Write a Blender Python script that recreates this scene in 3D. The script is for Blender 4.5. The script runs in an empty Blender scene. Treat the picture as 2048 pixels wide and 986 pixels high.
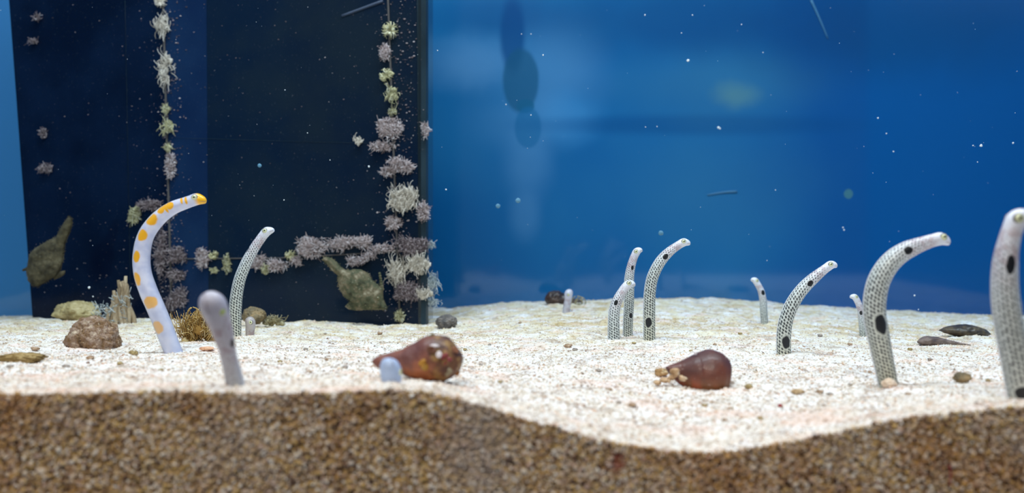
import bpy, math, random
import numpy as np
from mathutils import Vector

# ------------------------------------------------------------------ camera, light, exposure
SC = bpy.context.scene
C = SC.collection
F = 1900.0            # focal length in pixels of the 2048 x 986 frame
CAMZ = 0.165
cam_d = bpy.data.cameras.new('camera'); cam = bpy.data.objects.new('camera', cam_d); C.objects.link(cam)
cam.location = (0, 0, CAMZ); cam.rotation_euler = (math.pi/2, 0, 0)
cam_d.sensor_width = 36.0; cam_d.lens = F/2048*36.0
cam_d.clip_start = 0.005; cam_d.clip_end = 20
cam_d.dof.use_dof = True; cam_d.dof.focus_distance = 0.62; cam_d.dof.aperture_fstop = 8.5
SC.camera = cam
SC.view_settings.view_transform = 'Standard'; SC.view_settings.look = 'None'
SC.view_settings.gamma = 1.0; SC.view_settings.exposure = 0.0; SC.view_settings.use_curve_mapping = False
w = bpy.data.worlds.new('room_air'); SC.world = w; w.use_nodes = True
w.node_tree.nodes['Background'].inputs[0].default_value = (0.55, 0.68, 0.9, 1)
w.node_tree.nodes['Background'].inputs[1].default_value = 0.16

def area(name, loc, target, sx, sy, power, col):
    d = bpy.data.lights.new(name, 'AREA'); d.shape = 'RECTANGLE'; d.size = sx; d.size_y = sy; d.energy = power; d.color = col
    o = bpy.data.objects.new(name, d); C.objects.link(o); o.location = loc
    o.rotation_euler = (Vector(target)-Vector(loc)).to_track_quat('-Z', 'Y').to_euler()
    return o
area('tank_lamp', (0.05, 0.50, 1.02), (0.05, 0.56, 0.1), 1.1, 0.18, 10.6, (0.93, 0.97, 1.0))
area('tank_lamp_back', (-0.05, 0.70, 1.02), (0, 0.95, 0.1), 1.0, 0.12, 1.2, (0.85, 0.93, 1.0))
area('front_fill', (-0.3, -0.7, 1.25), (0, 0.45, 0.1), 0.9, 0.5, 15.0, (1.0, 0.92, 0.80))  # unseen fill light added behind the camera to brighten the front faces

random.seed(7); RNG = np.random.default_rng(11)

# ------------------------------------------------------------------ node helper
class Mat:
    def __init__(s, name):
        s.m = bpy.data.materials.new(name); s.m.use_nodes = True; s.t = s.m.node_tree
        for n in list(s.t.nodes): s.t.nodes.remove(n)
        s.out = s.t.nodes.new('ShaderNodeOutputMaterial')
    def put(s, sock, v):
        if isinstance(v, bpy.types.NodeSocket): s.t.links.new(v, sock)
        elif v is not None:
            if isinstance(v, (tuple, list)) and len(v) == 3 and sock.type == 'RGBA': v = (*v, 1)
            sock.default_value = v
    def n(s, typ, out=0, props=None, **ins):
        nd = s.t.nodes.new('ShaderNode'+typ)
        for k, v in (props or {}).items(): setattr(nd, k, v)
        for k, v in ins.items():
            s.put(nd.inputs[int(k[1:])] if k[0] == 'i' and k[1:].isdigit() else nd.inputs[k.replace('_', ' ')], v)
        return nd.outputs[out]
    def math(s, op, a, b=None, clamp=False):
        return s.n('Math', props={'operation': op, 'use_clamp': clamp}, i0=a, i1=b)
    def attr(s, name, out='Fac'):
        nd = s.t.nodes.new('ShaderNodeAttribute'); nd.attribute_name = name; return nd.outputs[out]
    def pos(s):
        return s.t.nodes.new('ShaderNodeNewGeometry').outputs['Position']
    def obj(s):
        return s.t.nodes.new('ShaderNodeTexCoord').outputs['Object']
    def noise(s, vec, scale, detail=3, rough=.5, out=0):
        return s.n('TexNoise', out=out, Vector=vec, Scale=scale, Detail=detail, Roughness=rough)
    def ramp(s, fac, stops, interp='LINEAR'):
        nd = s.t.nodes.new('ShaderNodeValToRGB'); cr = nd.color_ramp; cr.interpolation = interp
        while len(cr.elements) < len(stops): cr.elements.new(0.5)
        for e, (p, c) in zip(cr.elements, stops):
            e.position = p; e.color = (*c, 1) if len(c) == 3 else c
        s.put(nd.inputs[0], fac); return nd.outputs[0]
    def mapr(s, v, a, b, c=0., d=1., smooth=True):
        return s.n('MapRange', props={'interpolation_type': 'SMOOTHSTEP' if smooth else 'LINEAR'}, i0=v, i1=a, i2=b, i3=c, i4=d)
    def mix(s, f, a, b, mode='MIX'):
        nd = s.t.nodes.new('ShaderNodeMix'); nd.data_type = 'RGBA'; nd.blend_type = mode
        s.put(nd.inputs[0], f); s.put(nd.inputs[6], a); s.put(nd.inputs[7], b); return nd.outputs[2]
    def pr(s, col, rough=.6, bump=None, bstr=.4, bdist=.0005, **kw):
        nd = s.t.nodes.new('ShaderNodeBsdfPrincipled')
        s.put(nd.inputs['Base Color'], col); s.put(nd.inputs['Roughness'], rough)
        for k, v in kw.items(): s.put(nd.inputs[k.replace('_', ' ')], v)
        if bump is not None:
            b = s.n('Bump', Strength=bstr, Distance=bdist, Height=bump); s.t.links.new(b, nd.inputs['Normal'])
        s.t.links.new(nd.outputs[0], s.out.inputs[0]); return s.m

def srgb(r, g, b):
    f = lambda c: (c/255/12.92) if c/255 <= .04045 else ((c/255+.055)/1.055)**2.4
    return (f(r), f(g), f(b))

# ------------------------------------------------------------------ mesh helper
def make(name, v, faces, mat, parent=None, smooth=True, attrs=None, loc=None):
    """faces: list/array, or a tuple of arrays (quads, tris). ONE mesh object."""
    v = np.asarray(v, dtype=np.float32).reshape(-1, 3)
    if loc is not None: v = v - np.asarray(loc, dtype=np.float32)
    fl = [np.asarray(f, dtype=np.int32) for f in (faces if isinstance(faces, tuple) else (faces,)) if len(f)]
    idx = np.concatenate([f.ravel() for f in fl]); tot = np.concatenate([np.full(len(f), f.shape[1], dtype=np.int32) for f in fl])
    start = np.concatenate([[0], np.cumsum(tot)[:-1]]).astype(np.int32)
    me = bpy.data.meshes.new(name)
    me.vertices.add(len(v)); me.vertices.foreach_set('co', v.ravel())
    me.loops.add(len(idx)); me.loops.foreach_set('vertex_index', idx)
    me.polygons.add(len(tot)); me.polygons.foreach_set('loop_start', start); me.polygons.foreach_set('loop_total', tot)
    me.polygons.foreach_set('use_smooth', np.full(len(tot), smooth))
    for k, a in (attrs or {}).items():
        at = me.attributes.new(k, 'FLOAT', 'POINT'); at.data.foreach_set('value', np.asarray(a, dtype=np.float32))
    me.update(); me.validate()
    me.materials.append(mat)
    o = bpy.data.objects.new(name, me); C.objects.link(o)
    if loc is not None and parent is None: o.location = loc
    if parent is not None: o.parent = parent
    return o

def tag(o, label=None, cat=None, group=None, kind=None):
    for k, v in (('label', label), ('category', cat), ('group', group), ('kind', kind)):
        if v: o[k] = v
    return o
def thing(name, loc, label, cat, group=None):
    o = bpy.data.objects.new(name, None); o.empty_display_size = .01; C.objects.link(o); o.location = loc
    return tag(o, label, cat, group)

def P(px, py, Y):
    return np.array([(px-1024)/F*Y, Y, CAMZ-(py-493)/F*Y])

_T = RNG.random(4096).astype(np.float64)*2-1
def _h(i, j, k):
    return _T[(i*73856093 ^ j*19349663 ^ k*83492791) & 4095]
def vnoise(x, y, z=0.):
    x, y, z = np.broadcast_arrays(np.asarray(x, float), y, z)
    i, j, k = np.floor(x).astype(np.int64), np.floor(y).astype(np.int64), np.floor(z).astype(np.int64)
    u, v, w_ = x-i, y-j, z-k
    u = u*u*(3-2*u); v = v*v*(3-2*v); w_ = w_*w_*(3-2*w_)
    r = 0
    for a in (0, 1):
        for b in (0, 1):
            for c in (0, 1):
                r = r + _h(i+a, j+b, k+c)*(u if a else 1-u)*(v if b else 1-v)*(w_ if c else 1-w_)
    return r
def fbm(x, y, z=0., o=4, g=.5):
    r, a = 0, 1.
    for q in range(o):
        r = r + a*vnoise(x*2**q+q*17.3, y*2**q+q*5.1, z*2**q if np.any(z) else q*3.7); a *= g
    return r

def box(x0, x1, y0, y1, z0, z1):
    v = [(x, y, z) for z in (z0, z1) for y in (y0, y1) for x in (x0, x1)]
    return v, [(0, 2, 3, 1), (4, 5, 7, 6), (0, 1, 5, 4), (2, 6, 7, 3), (0, 4, 6, 2), (1, 3, 7, 5)]

_ico = {}
def ico(n):
    if n in _ico: return _ico[n]
    t = (1+5**.5)/2
    v = [(-1, t, 0), (1, t, 0), (-1, -t, 0), (1, -t, 0), (0, -1, t), (0, 1, t), (0, -1, -t), (0, 1, -t), (t, 0, -1), (t, 0, 1), (-t, 0, -1), (-t, 0, 1)]
    f = [(0, 11, 5), (0, 5, 1), (0, 1, 7), (0, 7, 10), (0, 10, 11), (1, 5, 9), (5, 11, 4), (11, 10, 2), (10, 7, 6), (7, 1, 8), (3, 9, 4), (3, 4, 2), (3, 2, 6), (3, 6, 8), (3, 8, 9), (4, 9, 5), (2, 4, 11), (6, 2, 10), (8, 6, 7), (9, 8, 1)]
    v = [np.array(p)/np.linalg.norm(p) for p in v]
    for _ in range(n):
        cache, nf = {}, []
        def mid(a, b):
            k = (min(a, b), max(a, b))
            if k not in cache:
                m = v[a]+v[b]; v.append(m/np.linalg.norm(m)); cache[k] = len(v)-1
            return cache[k]
        for a, b, c in f:
            x, y, z = mid(a, b), mid(b, c), mid(c, a)
            nf += [(a, x, z), (b, y, x), (c, z, y), (x, y, z)]
        f = nf
    _ico[n] = (np.array(v), np.array(f)); return _ico[n]

def rocky(center, r, sub=4, amp=.25, freq=1.4, seed=0, fine=.06):
    v, f = ico(sub)
    d = 1+amp*fbm(v[:, 0]*freq+seed*7.7, v[:, 1]*freq+seed, v[:, 2]*freq+3.1, 2)+fine*fbm(v[:, 0]*7+seed, v[:, 1]*7, v[:, 2]*7+1.7, 3)
    return np.asarray(center)+v*d[:, None]*np.asarray(r), f

class MB:
    """collects tubes and blobs into ONE mesh"""
    def __init__(s): s.v = []; s.q = []; s.t = []; s.a = []; s.n = 0
    def tube(s, path, r0, r1, k=3, a=0.):
        path = np.asarray(path, float); m = len(path)
        T = np.gradient(path, axis=0); T /= np.linalg.norm(T, axis=1)[:, None]+1e-9
        ref = np.array([.3, .9, .2]); A = np.cross(T, ref); A /= np.linalg.norm(A, axis=1)[:, None]+1e-9; B = np.cross(T, A)
        r = np.linspace(r0, r1, m)[:, None]
        ang = np.arange(k)/k*2*math.pi
        vv = np.concatenate([path+r*(A*math.cos(x)+B*math.sin(x)) for x in ang], 1).reshape(-1, 3)
        b = s.n
        for i in range(m-1):
            for j in range(k):
                s.q.append((b+i*k+j, b+i*k+(j+1) % k, b+(i+1)*k+(j+1) % k, b+(i+1)*k+j))
        for e in (0, m-1):
            for j in range(1, k-1):
                s.t.append((b+e*k, b+e*k+j+1, b+e*k+j) if e == 0 else (b+e*k, b+e*k+j, b+e*k+j+1))
        s.v.append(vv); s.a.append(np.full(len(vv), a)); s.n += len(vv)
    def blob(s, c, r, sub=1, amp=.2, a=0., seed=None):
        v, f = rocky(c, r, sub, amp, 1.7, random.random()*50 if seed is None else seed, 0)
        s.v.append(v); s.t += [tuple(x) for x in (f+s.n)]; s.a.append(np.full(len(v), a)); s.n += len(v)
    def raw(s, v, f, a=0.):
        f = np.asarray(f)+s.n
        (s.q if f.shape[1] == 4 else s.t).extend([tuple(x) for x in f]); s.v.append(np.asarray(v, float)); s.a.append(np.full(len(v), a)); s.n += len(v)
    def build(s, name, mat, parent=None, loc=None, smooth=True):
        return make(name, np.concatenate(s.v), (s.q, s.t), mat, parent, smooth, {'tint': np.concatenate(s.a)}, loc)

# ------------------------------------------------------------------ sand surface
YF, YB = .335, 1.10
KX = [-700, 0, 300, 600, 850, 1000, 1200, 1400, 1600, 1800, 2048, 2700]
ROWS = [(.335, [54, 52.4, 51.5, 51.7, 51.8, 58, 68.2, 72.8, 68.2, 61.2, 56.2, 56]),
        (.360, [54, 53.5, 52.5, 53.0, 53.2, 60, 67.0, 70.2, 67.3, 62.0, 57.5, 57]),
        (.450, [57, 57, 58, 59, 60, 63, 65.5, 67.3, 66, 64.5, 62, 61]),
        (.600, [60, 60, 61, 63, 64, 65, 65.5, 65, 65.5, 66.5, 66, 65]),
        (.800, [66, 66, 66, 67, 68.6, 65.5, 63, 64, 67.5, 70, 71, 71]),
        (1.00, [74, 75, 72, 71, 71, 62.5, 57.8, 57.8, 64, 70, 74.5, 77]),
        (1.10, [81, 82, 76, 73, 73, 66, 62, 61, 68.5, 75, 83, 86])]
def smooth_interp(x, xs, ys):
    xs = np.asarray(xs, float); ys = np.asarray(ys, float); i = np.clip(np.searchsorted(xs, x)-1, 0, len(xs)-2)
    t = np.clip((x-xs[i])/(xs[i+1]-xs[i]), 0, 1); m = np.gradient(ys, xs); h = xs[i+1]-xs[i]
    return (2*t**3-3*t**2+1)*ys[i]+(t**3-2*t**2+t)*h*m[i]+(-2*t**3+3*t**2)*ys[i+1]+(t**3-t**2)*h*m[i+1]
def sandz(x, Y, detail=True):
    x = np.asarray(x, float); Y = np.asarray(Y, float); x, Y = np.broadcast_arrays(x, Y)
    px = np.clip(x/Y*F+1024, -700, 2700)
    D = np.stack([smooth_interp(px, KX, r[1]) for r in ROWS]); ys = np.array([r[0] for r in ROWS])
    i = np.clip(np.searchsorted(ys, Y)-1, 0, len(ys)-2); t = np.clip((Y-ys[i])/(ys[i+1]-ys[i]), 0, 1)
    a = np.take_along_axis(D, i[None], 0)[0]; b = np.take_along_axis(D, (i+1)[None], 0)[0]
    z = CAMZ-(a*(1-t)+b*t)/1000
    if detail:
        g = np.clip((Y-.335)/.1, .25, 1)
        far = np.clip((Y-.5)/.3, 0, 1)
        z = z+g*(.0014*fbm(x*34, Y*34, 0, 3)+.0009*fbm(x*150+9, Y*150, 0, 3))+.0011*far*fbm(x*70+4, Y*45, 0, 2)
    return z
def sandhit(px, py):
    Y = np.linspace(.337, 1.09, 1500); x = (px-1024)/F*Y
    yy = 493+(CAMZ-sandz(x, Y))*F/Y
    k = np.where(yy <= py)[0]
    return float(Y[k[0]]) if len(k) else 1.05

# sand material
def sand_mat(name, film):
    m = Mat(name); p = m.pos(); ti = m.attr('tint')
    if not film:
        g = m.ramp(ti, [(0, srgb(178, 160, 140)), (.10, srgb(208, 194, 178)), (.3, srgb(232, 224, 218)), (.6, srgb(246, 242, 240)), (.84, srgb(240, 224, 208)), (.92, srgb(222, 180, 150)), (.97, srgb(158, 130, 116)), (1, srgb(112, 92, 84))])
        big = m.noise(p, 16, 4, .6); mid = m.noise(p, 60, 4, .6)
        sep = m.n('SeparateXYZ', out=1, Vector=p)
        far = m.mapr(sep, .45, .82)
        tan = m.mix(m.mapr(big, .35, .7), srgb(232, 218, 188), srgb(204, 178, 128))
        c = m.mix(m.math('MULTIPLY', m.mapr(mid, .36, .60), m.mapr(far, 0, 1, .18, .95)), g, tan)
        pink = m.mapr(m.noise(p, 38, 3), .52, .68, 0, .5)
        c = m.mix(pink, c, srgb(238, 206, 190))
        c = m.mix(m.mapr(m.noise(p, 85, 5, .65), .53, .66, 0, .62), c, srgb(176, 154, 138))
        sp = m.mapr(m.noise(p, 380, 2), .60, .68, 0, .6)
        c = m.mix(sp, c, srgb(140, 112, 88))
        return m.pr(c, .85, bump=m.noise(p, 900, 3), bstr=.3, bdist=.0005, Specular_IOR_Level=.25)
    big = m.noise(p, 30, 4, .6); b2 = m.noise(p, 75, 3, .6)
    g = m.ramp(ti, [(0, srgb(74, 52, 44)), (.10, srgb(130, 100, 78)), (.28, srgb(198, 166, 122)), (.42, srgb(212, 176, 108)), (.55, srgb(222, 200, 164)), (.7, srgb(196, 166, 152)), (.85, srgb(234, 220, 202)), (1, srgb(248, 244, 238))])
    c = m.mix(m.mapr(big, .45, .62, 0, .8), g, m.mix(.6, g, srgb(205, 150, 70), 'MULTIPLY'))
    c = m.mix(m.mapr(b2, .55, .72, 0, .45), c, srgb(140, 108, 88))
    c = m.mix(m.mapr(m.noise(p, 22, 2), .56, .72, 0, .55), c, srgb(190, 176, 168))
    d = m.n('VectorMath', out=1, props={'operation': 'DISTANCE'}, i0=p, i1=tuple(P(1232, 925, .335)))
    c = m.mix(m.mapr(m.math('ADD', d, m.math('MULTIPLY', m.noise(p, 300, 2), .006)), .003, .0095, .75, 0), c, srgb(150, 70, 60))
    return m.pr(c, .8, bump=m.noise(p, 1100, 2), bstr=.4, bdist=.0004, Specular_IOR_Level=.3)
M_sand, M_film = sand_mat('sand_white', False), sand_mat('sand_against_glass', True)

# ------------------------------------------------------------------ tank shell
m = Mat('blue_wall'); p = m.pos(); sx = m.n('SeparateXYZ', out=0, Vector=p); sz = m.n('SeparateXYZ', out=2, Vector=p)
base = m.mix(m.mapr(m.noise(p, 3.2, 3), .35, .65), srgb(16, 92, 152), srgb(30, 104, 158))
base = m.mix(m.mapr(m.math('ADD', sx, m.math('MULTIPLY', m.noise(p, 5, 2), .12)), .30, .42), base, srgb(9, 80, 144))
wl = Mat
def tone_patch(cx, cz, rx, rz, soft, amount, col, warp=.25, sc=14):
    """a patch of another tone in the wall colour, with its own outline"""
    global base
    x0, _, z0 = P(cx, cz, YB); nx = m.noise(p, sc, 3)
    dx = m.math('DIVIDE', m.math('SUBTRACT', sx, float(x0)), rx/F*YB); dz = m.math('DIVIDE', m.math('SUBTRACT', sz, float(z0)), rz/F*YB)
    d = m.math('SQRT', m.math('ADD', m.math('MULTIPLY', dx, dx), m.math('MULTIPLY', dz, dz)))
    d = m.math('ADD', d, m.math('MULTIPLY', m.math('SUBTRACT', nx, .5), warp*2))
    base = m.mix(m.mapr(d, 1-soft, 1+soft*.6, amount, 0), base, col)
PALE = srgb(88, 142, 190)  # paler and darker patches mixed into the wall's base colour
tone_patch(950, 125, 105, 55, .8, .6, PALE, .4, 22)
tone_patch(1110, 130, 95, 100, .9, .45, PALE, .35)
tone_patch(1130, 235, 70, 50, .8, .5, srgb(56, 136, 196), .35, 20)
tone_patch(1060, 240, 110, 60, .8, .3, PALE, .3)
tone_patch(1055, 330, 48, 70, .8, .4, PALE, .3)
tone_patch(1050, 430, 30, 50, .8, .35, PALE, .3)
tone_patch(1025, 70, 26, 80, .35, .85, srgb(12, 72, 128), .12)
tone_patch(1041, 160, 37, 66, .14, .8, srgb(26, 84, 122), .10)
tone_patch(1051, 212, 18, 14, .10, .8, srgb(24, 92, 132), .06)
tone_patch(1056, 255, 27, 42, .15, .7, srgb(26, 100, 152), .08)
tone_patch(1400, 250, 330, 22, .6, .6, srgb(8, 74, 132), .15)
tone_patch(1440, 165, 190, 75, .8, .35, srgb(62, 120, 150), .3)
tone_patch(1470, 190, 45, 26, .8, .35, srgb(110, 150, 130), .4, 40)
tone_patch(1430, 385, 190, 130, .9, .28, srgb(60, 118, 150), .3)
tone_patch(1000, 30, 180, 40, .8, .4, srgb(14, 70, 128), .3)
tone_patch(1850, 50, 380, 110, .8, .7, srgb(12, 64, 112), .3)
tone_patch(1350, 40, 330, 80, .8, .6, srgb(14, 66, 120), .3)
tone_patch(1697, 388, 9, 10, .3, .5, srgb(90, 140, 120), .3, 60)
base = m.mix(m.mapr(sx, -.485, -.465, 1, 0), base, srgb(62, 124, 176))
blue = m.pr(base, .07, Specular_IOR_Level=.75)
m = Mat('blue_side'); blue2 = m.pr(m.mix(m.noise(m.pos(), 6, 2), srgb(48, 118, 172), srgb(66, 132, 180)), .25)
def structure(name, v, f, mat, **k):
    return tag(make(name, v, f, mat, smooth=False), kind='structure', **k)
structure('wall_back', *box(-.70, .70, YB, YB+.02, 0, .80), blue, label='blue rear wall of the tank with faint paler and darker patches')
structure('wall_left', *box(-.72, -.70, YF-.01, YB+.02, 0, .80), blue2, label='blue side wall of the tank')
structure('wall_right', *box(.70, .72, YF-.01, YB+.02, 0, .80), blue2, label='blue side wall of the tank, beyond the picture')
m = Mat('grey_slab'); structure('floor', *box(-.72, .72, YF-.01, YB+.02, -.02, 0), m.pr(srgb(70, 75, 80)), label='bottom slab of the tank under the sand')
# clear front pane: very clean glass, its faces are seen straight through
m = Mat('clear_glass'); tb = m.n('BsdfTransparent', Color=(.985, .99, .99)); m.t.links.new(tb, m.out.inputs[0])
structure('window_1', *box(-.70, .70, YF-.012, YF-.002, 0, .80), m.m, label='clear front glass pane of the tank')
m = Mat('tank_water'); va = m.n('VolumeAbsorption', Color=(.25, .72, .95), Density=.28); m.t.links.new(va, m.out.inputs['Volume'])
structure('water', *box(-.699, .699, YF-.0015, YB-.001, .001, .70), m.m, label='clear water filling the tank')

# sand bed
xs = np.arange(-.699, .6991, .002); ys = [YF]
while ys[-1] < YB-.001: ys.append(ys[-1]+.0006+.0022*min(1, (ys[-1]-YF)/.45))
ys = np.array(ys); X, Yg = np.meshgrid(xs, ys); Z = sandz(X, Yg)
edge = CAMZ*0
nx, ny = len(xs), len(ys)
V = np.stack([X, Yg, Z], -1).reshape(-1, 3)
ii = (np.arange(ny-1)[:, None]*nx+np.arange(nx-1)[None]).ravel()
Q = np.stack([ii, ii+1, ii+1+nx, ii+nx], 1)
tint = np.clip(.5+.28*fbm(X*260, Yg*260, 0, 2), 0, .93).ravel()
sand = make('sand_bed', V, Q, M_sand, attrs={'tint': tint})
tag(sand, 'bed of coarse white coral sand with a brown cut face against the glass', 'sand', kind='stuff')
# front face of the bed
zr = np.linspace(0, 1, 40); zt = Z[0]
FV = np.stack([np.tile(xs, 40), np.full(nx*40, YF), np.concatenate([zt*(1-t) for t in zr])], 1)
FV[:, 1] += np.maximum(.0003, .0009+.0006*fbm(FV[:, 0]*300, FV[:, 2]*300, 0, 2))
FV[:nx, 1] = YF
ii = (np.arange(39)[:, None]*nx+np.arange(nx-1)[None]).ravel()
ff = make('cut_face', FV, np.stack([ii, ii+nx, ii+nx+1, ii+1], 1), M_film, sand, attrs={'tint': np.clip(.3+.3*fbm(FV[:, 0]*500, FV[:, 2]*500, 0, 2), 0, 1)})
ff['kind'] = 'stuff'; ff['label'] = 'brown face of the sand pressed against the front glass'

def grains(name, cen, rad, tints, mat, sub, parent, flat=.75):
    if sub == 0:
        bv, bf = ico(0)
    else:
        bv = np.array([(1, 0, 0), (-1, 0, 0), (0, 1, 0), (0, -1, 0), (0, 0, 1), (0, 0, -1)], float)
        bf = np.array([(0, 2, 4), (2, 1, 4), (1, 3, 4), (3, 0, 4), (2, 0, 5), (1, 2, 5), (3, 1, 5), (0, 3, 5)])
    n, k = len(cen), len(bv)
    # random rotations
    q = RNG.normal(size=(n, 4)); q /= np.linalg.norm(q, axis=1)[:, None]; a, b, c, d = q.T
    R = np.stack([1-2*(c*c+d*d), 2*(b*c-a*d), 2*(b*d+a*c), 2*(b*c+a*d), 1-2*(b*b+d*d), 2*(c*d-a*b), 2*(b*d-a*c), 2*(c*d+a*b), 1-2*(b*b+c*c)], 1).reshape(n, 3, 3)
    S = rad[:, None]*np.stack([RNG.uniform(.8, 1.35, n), RNG.uniform(.7, 1.1, n), RNG.uniform(.5, .95, n)], 1)
    loc = bv[None]*S[:, None]*(1+RNG.uniform(-.22, .22, (n, k, 1)))
    v = np.einsum('nij,nkj->nki', R, loc)+cen[:, None]
    f = (bf[None]+(np.arange(n)*k)[:, None, None]).reshape(-1, 3)
    o = make(name, v.reshape(-1, 3), f, mat, parent, smooth=(sub == 0), attrs={'tint': np.repeat(tints, k)})
    o['kind'] = 'stuff'; return o
# grains of the cut face
n = 34000; gx = RNG.uniform(-.205, .205, n); top = sandz(gx, YF); gz = .064+(top+.0004-.064)*RNG.random(n)
grains('face_grain', np.stack([gx, YF+RNG.uniform(-.0001, .0006, n), gz], 1), RNG.gamma(8, .000068, n)+.0001, RNG.random(n), M_film, 0, sand)
n = 9000; gx = RNG.uniform(.205, .40, n)*RNG.choice([-1, 1], n); top = sandz(gx, YF); gz = .064+(top-.064)*RNG.random(n)
grains('face_grain', np.stack([gx, np.full(n, YF+.0003), gz], 1), RNG.gamma(9, .00009, n)+.0002, RNG.random(n), M_film, 1, sand)
def top_grains(n, y0, y1, r, sub, half=.6, power=1):
    y = y0+(y1-y0)*RNG.random(n)**power; x = RNG.uniform(-1, 1, n)*half*y
    ok = ~((x < -.07) & (x > -.5) & (y > .836+(-.0766-x)*.261))
    x, y = x[ok], y[ok]; n = len(x); rad = (RNG.gamma(7, r/9, n)+r*.15)
    grains('sand_grain', np.stack([x, y, sandz(x, y)-rad*.05], 1), rad, RNG.random(n), M_sand, sub, sand)
top_grains(42000, YF+.0008, .52, .00062, 0, .58, 1.15)
top_grains(42000, .50, .85, .0007, 1, .58)
top_grains(8000, .80, 1.09, .0009, 1, .60)

# ------------------------------------------------------------------ dark partition in the rear left corner
A2, B2 = np.array([-.4755, .94]), np.array([-.0766, .836])
def panelY(px):
    k = (px-1024)/F; d = B2-A2; return float((d[0]*A2[1]-d[1]*A2[0])/(d[0]-k*d[1]))
def onpanel(px, py, lift=.0): 
    Y = panelY(px)-lift; return P(px, py, Y)
def dark(name, col, col2, rough=.12, spec=.12):
    m = Mat(name); p = m.pos()
    c = m.mix(m.mapr(m.noise(p, 9, 4, .6), .35, .68), col, col2)
    c = m.mix(m.mapr(m.noise(p, 700, 2), .68, .74, 0, .35), c, srgb(90, 95, 100))
    return m.pr(c, rough, Specular_IOR_Level=spec)
M_p1 = dark('panel_navy', srgb(6, 16, 36), srgb(12, 26, 50)); M_p2 = dark('panel_blue', srgb(17, 36, 68), srgb(24, 46, 78))
M_p3 = dark('panel_dark', srgb(13, 28, 48), srgb(24, 36, 48)); M_p4 = dark('panel_edge', srgb(44, 60, 70), srgb(30, 42, 50), .3)
M_side = dark('panel_side', srgb(20, 30, 36), srgb(30, 38, 42), .10, .5)
TOPY = -330.
def slant(b, t, py):  # pixel column of an edge that is at b on row 650 and t on row 0
    return b+(t-b)*(650-py)/650
part_root = thing('tank_partition', (*A2, .09), 'dark navy glass partition with overgrown seams in the rear corner of the tank', 'tank partition')
_off = np.array([*A2, .09])
def quadslab(name, e0, e1, py0, py1, mat, th=.006, lift=0., parent=None, label=None):
    vs = []
    for (b, t), py in ((e0, py0), (e1, py0), (e1, py1), (e0, py1)):
        pp = onpanel(slant(b, t, py), py); vs.append(pp)
    vs = np.array(vs); nrm = np.array([.252, .968, 0])
    v = np.concatenate([vs-nrm*lift, vs-nrm*lift+nrm*th])
    f = [(0, 1, 2, 3), (7, 6, 5, 4), (0, 4, 5, 1), (1, 5, 6, 2), (2, 6, 7, 3), (3, 7, 4, 0)]
    o = make(name, v-_off, f, mat, parent or part_root, smooth=False)
    if label: o['label'] = label
    return o
E = [(66, 18), (262, 250), (344, 326), (418, 414), (800, 776), (839, 834), (852, 852)]
E[-1] = (853, 853)
mats = [M_p1, M_p1, M_p2, M_p3, M_p3, M_p4]
labs = ['dark navy glass panel', None, 'slightly bluer glass strip', 'near black glass panel', None, 'grey edge strip of the partition']
BOT = 720.
for k in range(6):
    quadslab('glass_panel', E[k], (E[k+1][0]-.8, E[k+1][1]-.8), BOT, TOPY, mats[k], lift=.0004*(k % 2), label=labs[k])
# side return
c0 = onpanel(853, BOT); c1 = np.array([c0[0], .925, c0[2]]); ct = onpanel(slant(853, 853, TOPY), TOPY)
zt_ = ct[2]; z0_ = .06
c0 = np.array([-.0766, .8362, z0_]); tt = np.array([-.0766-.0, .8362, zt_]) 
v, f = box(-.0826, -.0764, .8365, .918, z0_, zt_)
o = make('side_return', np.array(v)-_off, f, M_side, part_root, smooth=False); o['label'] = 'dark side face of the partition'
m = Mat('seam_silicone'); M_seam = m.pr(m.mix(m.noise(m.pos(), 120, 4), srgb(60, 58, 60), srgb(95, 88, 84)), .6)
for pts, r in (([(344, 650), (326, 0), (318, -300)], .0011), ([(800, 650), (776, 0), (768, -300)], .0010), ([(345, 275), (560, 282), (800, 288)], .0001), ([(345, 518), (560, 516), (800, 503)], .0006), ([(262, 640), (250, 0)], .00012)):
    b = MB(); q = [onpanel(a, c, .0008) for a, c in pts]
    path = np.concatenate([np.linspace(q[i], q[i+1], 12)[:-1] for i in range(len(q)-1)]+[[q[-1]]])
    b.tube(path-_off, r, r, 6); b.build('seam', M_seam if r > .0003 else M_p4, part_root)

# ------------------------------------------------------------------ growth on the partition
def growth_mat(name, stops, rough=.75):
    m = Mat(name); t = m.attr('tint'); p = m.pos()
    c = m.ramp(m.math('ADD', t, m.math('MULTIPLY', m.math('SUBTRACT', m.noise(p, 500, 2), .5), .5)), stops)
    return m.pr(c, rough, Subsurface_Weight=.0)
G_PINK = growth_mat('growth_mauve', [(0, srgb(104, 86, 84)), (.4, srgb(178, 156, 152)), (.75, srgb(214, 198, 198)), (1, srgb(240, 234, 238))])
G_DARK = growth_mat('growth_dull', [(0, srgb(50, 42, 46)), (.4, srgb(112, 96, 100)), (.75, srgb(158, 140, 142)), (1, srgb(206, 194, 196))])
G_PALE = growth_mat('growth_pale', [(0, srgb(126, 114, 100)), (.4, srgb(196, 186, 170)), (.8, srgb(238, 228, 216)), (1, srgb(252, 244, 230))])
G_YEL = growth_mat('growth_yellow', [(0, srgb(90, 84, 60)), (.4, srgb(165, 160, 120)), (.8, srgb(214, 208, 165)), (1, srgb(236, 236, 214))])
G_WHITE = growth_mat('growth_white', [(0, srgb(130, 140, 145)), (.5, srgb(185, 196, 198)), (1, srgb(230, 235, 235))])
G_CRUST = growth_mat('growth_crust', [(0, srgb(40, 34, 36)), (.5, srgb(86, 74, 76)), (1, srgb(128, 112, 110))])
GR_GROUP = 'clumps of growth on the dark partition'
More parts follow.
